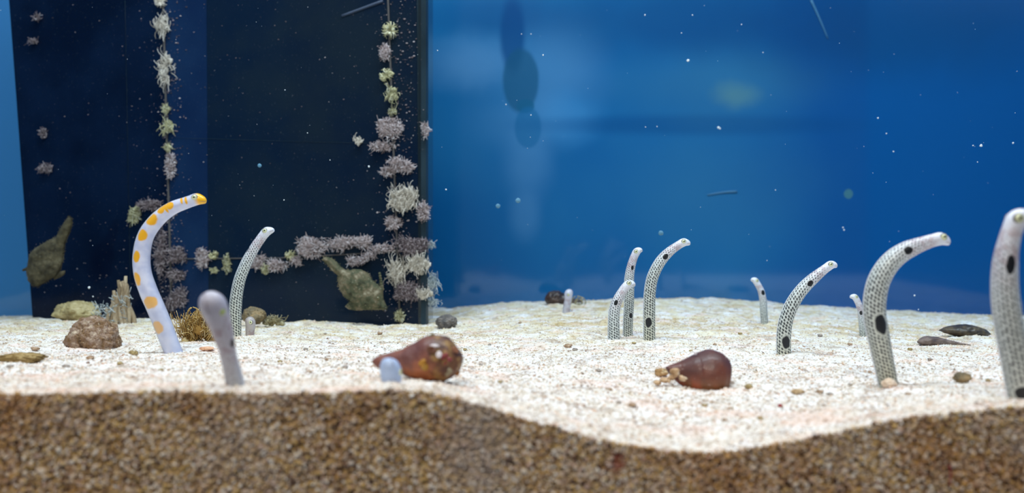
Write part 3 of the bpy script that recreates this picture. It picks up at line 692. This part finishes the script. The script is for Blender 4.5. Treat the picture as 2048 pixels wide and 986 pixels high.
def mott(name, cols, sc=90, rough=.6, bump=.5, sc2=400, coat=0., bd=.0006):
    m = Mat(name); p = m.obj(); n1 = m.noise(p, sc, 4, .62)
    k = len(cols); c = m.ramp(m.mapr(n1, .3, .7, smooth=False), [(i/(k-1), srgb(*q)) for i, q in enumerate(cols)])
    c = m.mix(m.mapr(m.noise(p, sc2, 2), .60, .70, 0, .45), c, srgb(*cols[-1]))
    return m.pr(c, rough, bump=m.noise(p, sc2, 4, .7), bstr=bump, bdist=bd, Coat_Weight=coat)

# cone shell before the dark partition
Yc = sandhit(840, 762)+.010
root = thing('cone_shell', tuple(P(835, 755, Yc)), 'reddish brown cone shell crusted with yellow and pink, behind the eel stub', 'shell'); org = np.array(root.location)
m = Mat('cone_shell_skin'); p = m.obj(); sxx = m.n('SeparateXYZ', out=0, Vector=p); szz = m.n('SeparateXYZ', out=2, Vector=p)
c = m.mix(m.mapr(m.noise(p, 110, 4), .35, .65), srgb(112, 66, 52), srgb(168, 96, 60))
c = m.mix(m.mapr(m.noise(p, 60, 3), .45, .62), c, srgb(196, 110, 50))
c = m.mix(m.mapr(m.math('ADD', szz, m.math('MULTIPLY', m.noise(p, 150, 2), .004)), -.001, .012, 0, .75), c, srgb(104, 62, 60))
c = m.mix(m.mapr(m.math('ADD', sxx, m.math('MULTIPLY', m.noise(p, 220, 3), .010)), .009, .014, 0, .85), c, m.ramp(m.noise(p, 260, 3), [(.35, srgb(50, 28, 20)), (.5, srgb(96, 58, 26)), (.62, srgb(150, 116, 60))]))
M_cone = m.pr(c, .6, bump=m.noise(p, 300, 4), bstr=.6, bdist=.0012, Coat_Weight=.08)
ax = [(744, 722, Yc), (752, 723, Yc), (775, 724, Yc), (805, 724, Yc), (835, 724, Yc), (858, 724, Yc), (876, 726, Yc), (892, 730, Yc), (905, 735, Yc), (914, 741, Yc), (918, 744, Yc)]
V, Fc, cc = loft(ax, [2, 9, 17, 27, 41, 54, 55, 48, 36, 20, 3], [2, 10, 16, 24, 34, 38, 38, 36, 30, 18, 3], [2, 10, 18, 28, 42, 52, 54, 50, 40, 24, 3], 90, 56, .05, 5, 3)
make('shell_body', V-org, Fc, M_cone, root)
def crustblob(name, px, py, r, col, Y, parent, org, n=6, label=None, spread=1.2):
    b = MB(); s = Y/F
    for _ in range(n): b.blob(P(px+random.gauss(0, r*.4*spread), py+random.gauss(0, r*.4*spread), Y)-org, np.array([1, .6, .9])*r*s*random.uniform(.4, .75), 2, .3)
    m = Mat(name); pm = m.obj(); mt = m.pr(m.mix(m.noise(pm, 500, 3), srgb(*col), srgb(*[max(0, q-35) for q in col])), .45, Coat_Weight=.2)
    o = b.build(name, mt, parent)
    if label: o['label'] = label
Yq = Yc-.0135
crustblob('crust_patch', 845, 727, 7, (196, 140, 30), Yc-.0112, root, org, 9, 'yellow sponge patch')
crustblob('crust_patch', 850, 735, 6, (176, 130, 30), Yc-.0116, root, org, 7, 'yellow sponge patch lower on the shell')
crustblob('crust_patch', 889, 716, 8, (150, 58, 62), Yc-.0105, root, org, 8, 'pinkish red crust')
crustblob('crust_patch', 862, 674, 8, (150, 140, 110), Yc-.0020, root, org, 8, 'olive crust on the crown')
crustblob('crust_patch', 872, 678, 5, (190, 165, 130), Yc-.0040, root, org, 5, 'pale crust on the crown')
crustblob('crust_patch', 905, 700, 7, (160, 105, 75), Yc-.0058, root, org, 8, 'orange brown crust')
crustblob('crust_patch', 912, 748, 6, (190, 120, 40), Yc-.0030, root, org, 5, 'orange rim of the shell')
crustblob('crust_patch', 897, 748, 8, (150, 135, 105), Yc-.0090, root, org, 8, 'pale olive crust at the lip')
crustblob('crust_patch', 860, 700, 7, (120, 70, 40), Yc-.0115, root, org, 8, 'brown crust')
b = MB(); b.blob(P(868, 692, Yc-.0105)-org, (.0021, .0008, .0007), 2, .15); b.blob(P(878, 709, Yc-.0128)-org, (.0012, .0008, .0013), 2, .15)
m = Mat('white_barnacle'); M_barn = m.pr(srgb(235, 225, 228), .5); b.build('barnacle', M_barn, root)

# rounded whelk
Yw = sandhit(1400, 785)+.012
root = thing('whelk_shell', tuple(P(1395, 780, Yw)), 'smooth dark brown snail shell lying on the sand, tip to the left', 'shell'); org = np.array(root.location)
m = Mat('whelk_skin'); p = m.obj(); szz = m.n('SeparateXYZ', out=2, Vector=p)
c = m.mix(m.mapr(m.noise(p, 80, 4), .35, .65), srgb(84, 46, 40), srgb(110, 58, 42))
low = m.mix(m.mapr(m.noise(p, 120, 3), .4, .6), srgb(150, 66, 24), srgb(118, 70, 26))
c = m.mix(m.mapr(m.math('ADD', szz, m.math('MULTIPLY', m.noise(p, 120, 3), .006)), .004, .013, 1, 0), c, low)
c = m.mix(m.mapr(m.noise(p, 480, 2), .66, .72, 0, .5), c, srgb(170, 140, 130))
M_wh = m.pr(c, .5, bump=m.noise(p, 260, 4), bstr=.35, bdist=.0009, Coat_Weight=.1)
ax = [(1331, 735, Yw), (1338, 737, Yw), (1352, 741, Yw), (1370, 745, Yw), (1390, 748, Yw), (1410, 750, Yw), (1430, 751, Yw), (1446, 752, Yw), (1456, 753, Yw), (1461, 754, Yw)]
V, Fc, cc = loft(ax, [1, 7, 17, 30, 43, 50, 50, 41, 27, 3], [1, 8, 18, 28, 36, 40, 42, 38, 28, 3], [1, 8, 18, 31, 43, 50, 50, 42, 28, 3], 110, 64, .02, 4, 9)
# spiral grooves between the whorls
n_, nc_ = 110, 64; VV = V[:-2].reshape(n_, nc_, 3); cen_ = cc[:, None, :3]; t_ = np.linspace(0, 1, n_)[:, None]; th_ = (np.arange(nc_)/nc_)[None]
ph = (np.sqrt(t_)*4.2+th_) % 1.0; g = 1-.03*np.exp(-((np.minimum(ph, 1-ph))/.05)**2)*(t_ < .62)
V[:-2] = (cen_+(VV-cen_)*g[..., None]).reshape(-1, 3)
make('shell_body', V-org, Fc, M_wh, root)
b = MB(); b.blob(P(1391, 706, Yw-.0035)-org, (.00085, .0006, .0009), 2, .15); b.build('barnacle', M_barn, root)
b = MB()
for q in range(9): b.blob(P(random.gauss(1350, 14), random.gauss(758, 4)+0, Yw-.005-random.random()*.004)-org, np.array([1.3, 1, .9])*random.uniform(.0008, .002), 2, .35)
b.build('lip_crust', mott('lip_crust', [(150, 110, 70), (206, 170, 130), (226, 208, 186)], 200), root)
Yl = sandhit(1322, 755)+.002; rv, rf = rocky((0, 0, 0), (.0032, .003, .0026), 4, .3, 1.5, 4)
tag(make('shell_fragment', rv+P(1322, 745, Yl), rf, mott('ochre_bit', [(120, 84, 40), (180, 140, 90), (214, 190, 150)], 260), loc=tuple(P(1322, 745, Yl))), 'ochre crumb touching the left tip of the smooth snail shell', 'shell fragment')

# filefishes
def fish_skin(name, cols, sc=150):
    m = Mat(name); p = m.obj(); n1 = m.noise(p, sc, 4, .65)
    c = m.ramp(n1, [(.32, srgb(*cols[0])), (.45, srgb(*cols[1])), (.56, srgb(*cols[2])), (.68, srgb(*cols[3]))])
    c = m.mix(m.mapr(m.n('TexVoronoi', Vector=p, Scale=330.), .10, .22, .5, 0), c, srgb(*cols[3]))
    return m.pr(c, .7, bump=m.noise(p, 600, 4, .7), bstr=.7, bdist=.0008, Specular_IOR_Level=.2)
def inside(poly, x, y):
    c = np.zeros(x.shape, bool); n = len(poly)
    for i in range(n):
        (x0, y0), (x1, y1) = poly[i], poly[(i+1) % n]
        c ^= ((y0 > y) != (y1 > y)) & (x < (x1-x0)*(y-y0)/(y1-y0+1e-12)+x0)
    return c
def edgedist(poly, x, y):
    d = np.full(x.shape, 1e9); n = len(poly)
    for i in range(n):
        ax_, ay_ = poly[i]; bx_, by_ = poly[(i+1) % n]; dx, dy = bx_-ax_, by_-ay_
        t = np.clip(((x-ax_)*dx+(y-ay_)*dy)/(dx*dx+dy*dy), 0, 1); d = np.minimum(d, np.hypot(x-ax_-t*dx, y-ay_-t*dy))
    return d
def puffed(poly, Y, half, width, step=1.1):
    """a solid body with the given side view, thick in the middle and thin at its rims"""
    poly = np.array(poly, float); lo, hi = poly.min(0)-2, poly.max(0)+2
    gx, gy = np.meshgrid(np.arange(lo[0], hi[0], step), np.arange(lo[1], hi[1], step)); ins = inside(poly, gx, gy)
    d = edgedist(poly, gx, gy); cell = ins[:-1, :-1] & ins[1:, :-1] & ins[:-1, 1:] & ins[1:, 1:]
    used = np.zeros(ins.shape, bool)
    for a_ in (slice(None, -1), slice(1, None)):
        for b_ in (slice(None, -1), slice(1, None)): used[a_, b_] |= cell
    idx = -np.ones(ins.shape, int); idx[used] = np.arange(used.sum()); n = used.sum()
    u = np.clip(d[used]/width, 0, 1); th = half*np.sqrt(1-(1-u)**2)+.6
    th = th*(1+.10*fbm(gx[used]/9, gy[used]/9, 0, 3))
    x, y, s = gx[used], gy[used], Y/F
    X_, Z_ = (x-1024)/F*Y, CAMZ-(y-493)/F*Y
    V = np.concatenate([np.stack([X_, Y-th*s, Z_], 1), np.stack([X_, Y+th*s, Z_], 1)])
    r, c = np.where(cell); q = np.stack([idx[r, c], idx[r+1, c], idx[r+1, c+1], idx[r, c+1]], 1)
    cnt = {}
    for f_ in q.tolist():
        for i in range(4): cnt[(f_[i], f_[(i+1) % 4])] = 1
    rim = [(a_, b_) for (a_, b_) in cnt if (b_, a_) not in cnt]
    return V, np.concatenate([q, q[:, ::-1]+n, np.array([(b_, a_, a_+n, b_+n) for a_, b_ in rim])])
def filefish(label, outline, half, width, spine, flap, dorsal, eye, mat, Y, centre):
    root = thing('filefish', tuple(P(*centre, Y)), label, 'fish', 'camouflaged filefishes by the dark partition'); org = np.array(root.location)
    V, Fc = puffed(outline, Y, half, width); make('body', V-org, Fc, mat, root)
    s = Y/F; b = MB(); (x0, y0), (x1, y1) = spine
    for t in np.linspace(0, 1, 7):
        b.blob(P(x0+(x1-x0)*t, y0+(y1-y0)*t, Y)-org, np.array([3.7-1.5*t, 3.4-1.4*t, 3.4-1.0*t])*s*1.15, 2, .15)
    b.tube(np.linspace(P(x0, y0, Y)-org, P(x1, y1, Y)-org, 6), 2.6*s, 1.4*s, 8); b.build('dorsal_spine', mat, root)
    def fin(name, poly, th_=1.3):
        q = [P(a, b_, Y)-org for a, b_ in poly]; k = len(q); d = np.array([0, th_*s, 0]); v = [x-d for x in q]+[x+d for x in q]
        cen_ = sum(q)/k; v += [cen_-d*2, cen_+d*2]
        f = [(2*k, i, (i+1) % k) for i in range(k)]+[(2*k+1, k+(i+1) % k, k+i) for i in range(k)]
        make(name, v, (np.array([(i, k+i, k+(i+1) % k, (i+1) % k) for i in range(k)]), np.array(f)), mat, root)
    fin('ventral_flap', flap); fin('dorsal_fin', dorsal, .8)
    ev, ef = ico(3)
    for sd in (-1, 1):
        ec = P(eye[0], eye[1], Y)-org+np.array([0, sd*eye[2]*s, 0])
        eo = make('eye', ec+ev*np.array([1, .6, 1])*3.4*s, ef, M_feye, root); make('pupil', ec+np.array([0, sd*1.4*s, 0])+ev*np.array([1, .5, 1])*1.8*s, ef, M_pupil, eo)
    bb = MB(); pl = np.array(outline, float); ctr = pl.mean(0)
    for q in range(110):
        i = random.randrange(len(pl)); t = random.random(); p0, p1 = pl[i], pl[(i+1) % len(pl)]; e_ = p0+(p1-p0)*t; nrm = np.array([p1[1]-p0[1], p0[0]-p1[0]]); nrm /= np.linalg.norm(nrm)
        if inside(pl, np.array([e_[0]+nrm[0]*2]), np.array([e_[1]+nrm[1]*2]))[0]: nrm = -nrm
        q0, q1 = P(*(e_-nrm*1.5), Y)-org, P(*(e_+nrm*random.uniform(1, 3.2)+np.random.default_rng(q).normal(0, .8, 2)), Y)-org
        bb.tube(q0+(q1-q0)*np.linspace(0, 1, 3)[:, None], 1.0*s, .4*s, 3)
    bb.build('skin_tassels', mat, root)
m = Mat('fish_eye'); M_feye = m.pr(srgb(120, 112, 70), .2, Coat_Weight=.5)
MF1 = fish_skin('filefish_green', [(48, 46, 36), (84, 86, 64), (112, 100, 78), (160, 152, 128)], 120)
MF2 = fish_skin('filefish_dull', [(46, 42, 32), (70, 64, 48), (86, 78, 58), (110, 102, 80)], 110)
filefish('mottled green-brown filefish nose down beside the right seam, tail up left', [(643.6, 520.3), (647.4, 514.5), (655.1, 512.6), (664.8, 516.5), (674.4, 524.2), (684.0, 534.8), (693.7, 540.2), (703.3, 539.0), (714.9, 542.1), (723.5, 541.5), (732.2, 546.3), (739.0, 550.2), (743.8, 557.9), (749.6, 563.7), (756.3, 568.5), (761.1, 573.3), (766.5, 575.2), (766.5, 588.7), (767.9, 600.3), (772.7, 609.9), (775.6, 615.7), (771.7, 620.5), (753.4, 619.9), (734.1, 620.5), (718.7, 619.2), (712.9, 611.8), (703.3, 604.1), (695.6, 598.4), (686.9, 593.5), (683.1, 584.9), (678.7, 577.2), (676.3, 567.5), (674.4, 557.9), (676.3, 552.1), (667.7, 544.4), (660.0, 537.7), (653.2, 527.1)], 13, 26,
         ((764, 578), (759.5, 547)), [(690, 613), (699, 602), (712, 600), (722, 612), (726, 621), (712, 621), (698, 619)], [(696, 545), (706, 538), (722, 539), (738, 547), (735, 558), (715, 554)], (757, 596, 11), MF1, .825, (728, 590))
filefish('dull brown filefish at the left border of the partition, tail pointing up', [(135.1, 435.6), (139.4, 432.8), (144.2, 438.5), (143.1, 451.2), (139.4, 465.5), (133.7, 476.8), (129.4, 488.2), (128.0, 505.2), (126.0, 519.4), (122.3, 533.6), (119.5, 542.2), (112.4, 553.5), (98.2, 560.6), (86.8, 567.7), (75.5, 573.4), (65.5, 572.0), (57.0, 562.0), (55.6, 553.5), (52.7, 542.2), (55.6, 532.2), (57.0, 519.4), (59.8, 508.1), (69.8, 496.7), (84.0, 488.2), (98.2, 479.7), (112.4, 474.0), (118.1, 462.6), (125.2, 449.8)], 12, 24,
         ((60, 536), (47, 540)), [(108, 552), (118, 543), (130, 541), (129.5, 548), (122, 554), (108, 560)], [(92, 500), (86, 494), (98, 484), (106, 482), (104, 496)], (68, 548, 9), MF2, .89, (92, 525))

# ------------------------------------------------------------------ rocks, stones, tufts
def rock(name, label, cat, px, py, rx, ry, mat, depth=None, sub=5, amp=.25, seed=1, freq=1.5, fine=.08, sink=.35, dy=.0, tilt=0., Y=None, group=None):
    """px, py: centre; base from the sand under its lower rim"""
    Y = Y or (sandhit(px, py+ry)+dy); s = Y/F; c = P(px, py, Y)
    v, f = rocky((0, 0, 0), (rx*s, (depth or rx)*s, ry*s), sub, amp, freq, seed, fine)
    if tilt: v = np.stack([v[:, 0]*math.cos(tilt)-v[:, 2]*math.sin(tilt), v[:, 1], v[:, 0]*math.sin(tilt)+v[:, 2]*math.cos(tilt)], 1)
    return tag(make(name, v+c, f, mat, loc=tuple(c)), label, cat, group)
M_crock = mott('crusty_rock', [(62, 42, 26), (128, 96, 62), (150, 124, 106), (206, 186, 160)], 170, .8, .9, 420, 0, .0012)
rk = rock('rock', 'round brown crusty rock on the sand at the left', 'rock', 190, 680, 53, 50, M_crock, 44, 6, .16, 5, 1.3, .07, Y=.572)
M_tan = mott('tan_rock', [(120, 104, 70), (176, 158, 110), (206, 190, 150)], 80, .8, .7, 300)
rock('rock', 'low rounded pale rock behind the round brown crusty one', 'rock', 157, 626, 42, 24, M_tan, 34, 5, .2, 9, Y=.86)
M_ylrock = mott('ochre_rock', [(110, 84, 44), (150, 122, 72), (186, 160, 110)], 90, .8, .7, 300)
rock('rock', 'yellowish flat stone low at the left border on the sand', 'rock', 46, 715, 46, 10, M_ylrock, 30, 4, .3, 2, fine=.15)
M_grn = mott('grey_brown_rock', [(84, 76, 60), (128, 112, 84), (170, 140, 96)], 120, .75, .6)
rk = rock('rock', 'brown rock behind the tiny peeking eel beside the slim grey eel', 'rock', 508, 632, 22, 19, M_grn, 20, 5, .25, 12, Y=.78)
M_peb = mott('grey_pebble', [(56, 54, 56), (104, 96, 92), (140, 128, 120)], 150, .7, .5)
rock('pebble', 'round grey pebble at the foot of the partition outer edge', 'pebble', 893, 645, 21, 15, M_peb, 18, 5, .12, 3, Y=.80)
M_drk = mott('dark_rock', [(26, 18, 18), (58, 38, 34), (92, 66, 48)], 120, .5, .8, 400, .3)
Yr = .985
root = thing('encrusted_shell', tuple(P(1125, 610, Yr)), 'dark brown knobbly shell at the rear behind the tiny pale eel', 'shell'); org = np.array(root.location)
V, Fc, cc = loft([(1090, 602, Yr), (1096, 600, Yr), (1106, 599, Yr), (1118, 600, Yr), (1132, 602, Yr), (1146, 605, Yr), (1158, 605, Yr), (1165, 603, Yr)], [3, 12, 17, 17, 12, 8, 7, 3], [3, 12, 15, 15, 12, 9, 6, 3], [3, 12, 17, 17, 13, 9, 7, 3], 80, 44, .12, 7, 5)
make('shell_body', V-org, Fc, M_drk, root); b = MB(); b.blob(P(1164, 597, Yr-.002)-org, (.0012, .001, .0012), 2, .2); b.build('tip', M_barn, root)['label'] = 'white tip'
def leafstone(label, pts, up, dn, mat, Y, seed):
    c = P(*pts[len(pts)//2], Y); V, Fc, _ = loft([(a, b_, Y) for a, b_ in pts], up, dn, [max(4, u*2.4) for u in up], 60, 32, .10, 5, seed)
    return tag(make('flat_stone', V, Fc, mat, loc=tuple(c)), label, 'stone')
Ya = sandhit(1930, 672); M_slate = mott('slate', [(34, 28, 26), (66, 54, 42), (110, 92, 62)], 140, .5, .6, 400, .2)
leafstone('dark flat oval stone between the two nearest eels, the upper one', [(1879, 661), (1892, 660), (1912, 660), (1934, 661), (1955, 663), (1972, 666), (1980, 668)], [1, 6, 10, 12, 10, 5, 1], [1, 7, 12, 14, 12, 8, 2], M_slate, Ya+.018, 2)
M_sl2 = mott('slate_brown', [(80, 66, 66), (110, 92, 84), (146, 126, 116)], 140, .6, .5)
leafstone('thin mauve-brown flat stone just below the dark oval one', [(1836, 684), (1848, 682), (1866, 681), (1890, 684), (1915, 687), (1940, 690)], [2, 8, 8, 6, 3, 1], [3, 9, 11, 9, 6, 3], M_sl2, sandhit(1885, 692)+.014, 5)
rock('pebble', 'small brown angular pebble left of the nearest eel', 'pebble', 1925, 756, 15, 11, M_grn, 12, 4, .3, 8)
rock('shell_fragment', 'pinkish cream lump at the foot of the large hooked eel', 'shell fragment', 1779, 767, 14, 10, mott('cream_bit', [(206, 172, 140), (232, 206, 180), (240, 222, 205)], 200, .7, .4), 12, 4, .2, 6, Y=sandhit(1777, 771)-.008)
rock('coral_fragment', 'orange flat crumb on the sand left of the blurred grey eel', 'coral fragment', 414, 697, 14, 4.5, mott('orange_bit', [(206, 140, 100), (226, 168, 130), (236, 196, 160)], 200), 10, 4, .2, 4)
rock('coral_fragment', 'tan crumb by the large hooked eel, right of the snail shell', 'coral fragment', 1596, 783, 13, 5, mott('tan_bit', [(150, 116, 76), (190, 158, 116), (210, 186, 150)], 200), 8, 4, .3, 14)
rock('coral_fragment', 'tiny crimson crumb in front of the snail shell', 'coral fragment', 1560, 811, 4.5, 4, mott('red_bit', [(130, 30, 34), (170, 60, 60)], 200), 4, 3, .3, 4)
# scattered brown bits
MARKS = [(835, 720, 'the cone shell'), (1395, 745, 'the snail shell'), (345, 700, 'the banded eel'), (468, 770, 'the blurred grey eel'), (190, 700, 'the brown crusty rock'), (893, 655, 'the round grey pebble'), (1240, 676, 'the eel pair'), (1299, 678, 'the tall curved eel'), (1568, 704, 'the far-leaning eel'), (1777, 770, 'the large hooked eel'), (2030, 800, 'the nearest eel'), (1529, 646, 'the small far eel'), (1134, 624, 'the tiny pale eel'), (780, 775, 'the bluish eel stub'), (471, 670, 'the slim grey eel'), (1910, 672, 'the dark flat stones')]
def crumb_place(px, py):
    x, y, nm = min(MARKS, key=lambda q: abs(q[0]-px)+2*abs(q[1]-py)); dx, dy = px-x, py-y
    if abs(dx) > 2*abs(dy): return ('well ' if abs(dx) > 120 else '')+('right of' if dx > 0 else 'left of'), nm
    return ('in front of' if dy > 0 else 'behind')+(' and right of' if dx > 25 else ' and left of' if dx < -25 else ''), nm
bits = [mott('brown_bit', [(120, 92, 66), (160, 128, 98), (196, 168, 140)], 220), mott('grey_bit', [(110, 98, 92), (150, 136, 126), (190, 178, 166)], 220), mott('olive_bit', [(110, 92, 56), (160, 136, 86), (190, 168, 120)], 220)]
for i, (px, py, rr) in enumerate([(1136, 694, 9), (1150, 700, 6), (1268, 687, 5), (1040, 646, 4), (1196, 742, 6), (1382, 702, 4), (1218, 780, 7), (962, 731, 5), (1000, 765, 6), (1265, 812, 9), (1238, 806, 6), (1498, 775, 10), (1640, 785, 8), (1660, 790, 7), (1520, 838, 8), (1450, 842, 7), (1700, 770, 5), (1976, 762, 6), (1815, 790, 7), (612, 700, 6), (560, 724, 6), (655, 720, 6), (690, 736, 7), (268, 708, 11), (180, 718, 9), (133, 735, 9), (240, 728, 7), (70, 700, 10), (20, 735, 8), (322, 742, 7), (620, 745, 6), (1030, 800, 7), (1410, 812, 7), (1740, 745, 5), (1860, 720, 6), (1820, 700, 6), (1700, 690, 6), (1640, 672, 6), (1480, 668, 5), (1430, 690, 5), (980, 690, 4), (930, 700, 5), (760, 668, 6), (650, 668, 4)]):
    side_, lm = crumb_place(px, py); lab = f"{'larger' if rr > 7.5 else 'small' if rr > 5.5 else 'tiny'} {('brown', 'grey', 'olive')[i % 3]} coral crumb {side_} {lm}"
    rock('sand_bit', lab, 'coral fragment', px, py-rr*.25, rr*.8, rr*.42, bits[i % 3], rr*.7, 3, .4, i*3.1, group='small crumbs scattered on the sand')

def tuft(name, label, px, py, rx, hgt, n, mat, loops=0, Y=None, body=True, matb=None):
    Y = Y or sandhit(px, py); s = Y/F; c = P(px, py, Y); root = thing(name, tuple(c), label, 'algae')
    if body:
        b = MB()
        for _ in range(26):
            u = random.gauss(0, .45); b.blob(np.array([u*rx*s, random.uniform(-.6, .3)*rx*s, random.random()*hgt*.5*s*(1-min(.9, abs(u)))]), np.array([1, 1, .9])*rx*s*random.uniform(.16, .32), 1, .4, random.random())
        b.build('mound', matb or mat, root)
    b = MB()
    for i in range(n):
        u = random.gauss(0, .42); a = random.random()*6.28; t = np.linspace(0, 1, 8)[:, None]
        o = np.array([u*rx*s, random.uniform(-.7, .3)*rx*s, random.random()*hgt*.35*s])
        e = np.array([math.cos(a)*.35*rx*s+u*rx*.3*s, random.uniform(-.5, .2)*rx*s, random.uniform(.25, .55)*hgt*s])
        cur = np.array([math.sin(a*3), 0, math.cos(a*2)])*rx*.22*s
        b.tube(o+e*t+cur*np.sin(t*random.uniform(3, 6)), 1.0*s, .6*s, 4, random.random())
    for i in range(loops):
        x0 = random.uniform(-.3, .5)*rx; R = random.uniform(6, 13)*s; t = np.linspace(0, 6.0, 14)
        cz = hgt*random.uniform(.55, .85)*s
        b.tube(np.stack([x0*s+R*np.sin(t), -R*.3*np.cos(t)-.002, cz+R*np.cos(t)*1.2], 1), 1.2*s, 1.0*s, 4, .5+.5*random.random())
    b.build('filaments', mat, root); return root
G_ALG = growth_mat('algae_yellow', [(0, srgb(110, 78, 30)), (.4, srgb(168, 128, 60)), (.8, srgb(206, 176, 110)), (1, srgb(226, 206, 160))], .8)
tuft('algae_tuft', 'tangled yellow-brown algae tuft left of the blurred grey eel', 396, 681, 34, 70, 320, G_ALG, 14)
tuft('algae_tuft', 'low straw-coloured tuft behind the tiny peeking eel', 546, 648, 20, 22, 90, growth_mat('algae_straw', [(0, srgb(110, 100, 70)), (.5, srgb(160, 150, 115)), (1, srgb(200, 190, 160))]), 0, Y=.79)
tuft('algae_tuft', 'wispy grey tuft beside the tip of the dark rear shell', 1155, 616, 12, 14, 34, growth_mat('algae_grey', [(0, srgb(90, 84, 66)), (.5, srgb(150, 142, 112)), (1, srgb(200, 190, 160))]), 3, Y=.965, body=False)
# small red worm-like strand in the cut face
b = MB(); s = .3345/F; t = np.linspace(0, 1, 8)[:, None]
b.tube(P(1898, 930, .3345)+(P(1902, 975, .3345)-P(1898, 930, .3345))*t+np.array([1, 0, 0])*np.sin(t*5)*.0004, 2.4*s, 1.6*s, 6); m = Mat('red_strand')
tag(b.build('red_strand', m.pr(srgb(150, 60, 56), .6)), 'thin red strand in the brown sand face below the nearest eel', 'algae')

# ------------------------------------------------------------------ things adrift in the water
m = Mat('speck_white'); M_spk = m.pr(srgb(235, 240, 245), .5)
b = MB()
for px, py, Y, r in [(1376, 121, .8, 4), (1437, 255, .9, 3.5), (1440, 257, .9, 2.5), (1962, 291, .7, 4), (1946, 291, .7, 2), (2026, 286, .7, 2.5), (1756, 236, .8, 2.2), (1787, 303, .8, 2), (1773, 267, .8, 1.8), (1086, 110, .7, 2.2), (1062, 230, .7, 2), (1043, 68, .8, 1.6), (1062, 68, .8, 1.6), (875, 101, .7, 1.6), (892, 379, .7, 2.4), (1290, 30, .8, 2), (1385, 30, .8, 1.8), (1363, 66, .8, 1.6), (1483, 49, .8, 1.6), (1291, 254, .8, 1.4), (1314, 253, .8, 1.6), (1686, 455, .9, 2), (1688, 460, .9, 2), (1829, 591, .8, 2.2), (1837, 619, .8, 1.6), (1534, 521, .8, 1.3), (1483, 49, .8, 1.4), (1526, 105, .8, 1.5), (1012, 209, .8, 1.8), (1955, 324, .7, 1.6), (1551, 380, .8, 1.5), (568, 400, .7, 1.6), (615, 266, .7, 1.6), (570, 180, .7, 1.6), (738, 333, .75, 3), (660, 320, .7, 1.5), (178, 575, .8, 3.4), (186, 593, .8, 2)]:
    b.blob(P(px, py, Y), np.array([1, 1, 1])*r*Y/F*.7, 1, .3)
for _ in range(90):
    Y = random.uniform(.5, 1.0); px, py = random.uniform(0, 2048), random.uniform(0, 560)
    if px < 860: Y = random.uniform(.5, .8)
    b.blob(P(px, py, Y), np.array([1, 1, 1])*random.uniform(.3, .7)*Y/F, 0, .3)
tag(b.build('drifting_specks', M_spk), 'tiny white specks drifting in the water', 'particles', kind='stuff')
m = Mat('speck_dull'); M_dull = m.pr(srgb(90, 140, 170), .7)
b = MB()
for px, py, r in [(996, 412, 4.5), (1036, 401, 5), (1322, 466, 5), (519, 331, 4)]: b.blob(P(px, py, .75), np.array([1, .5, 1])*r*.75/F, 2, .15)
tag(b.build('drifting_flecks', M_dull), 'dull round flecks drifting in front of the walls', 'particles', kind='stuff')
# marks and streaks on the inner face of the rear wall and of the partition
b = MB(); Yw_ = YB-.0006
for (x0, y0), (x1, y1), r0, r1 in [((1622, 0), (1656, 78), 3.2, 1.2), ((1415, 390), (1474, 383), 1.6, 2.8)]:
    t = np.linspace(0, 1, 10)[:, None]; p0, p1 = P(x0, y0, Yw_), P(x1, y1, Yw_); b.tube(p0+(p1-p0)*t+np.array([0, 0, 1])*np.sin(t*3)*.001, r0*Yw_/F*.8, r1*Yw_/F*.8, 6)
m = Mat('scratch'); tag(b.build('scratch_marks', m.pr(srgb(62, 118, 158), .6)), 'two pale scrape marks on the blue rear wall', 'scratch', kind='stuff')
b = MB(); p0, p1 = onpanel(684, 32, .0004), onpanel(766, 2, .0004); b.tube((p0+(p1-p0)*np.linspace(0, 1, 8)[:, None])-_off, .0012, .0014, 6)
m = Mat('scratch_grey'); b.build('scrape', m.pr(srgb(58, 70, 92), .7), part_root)
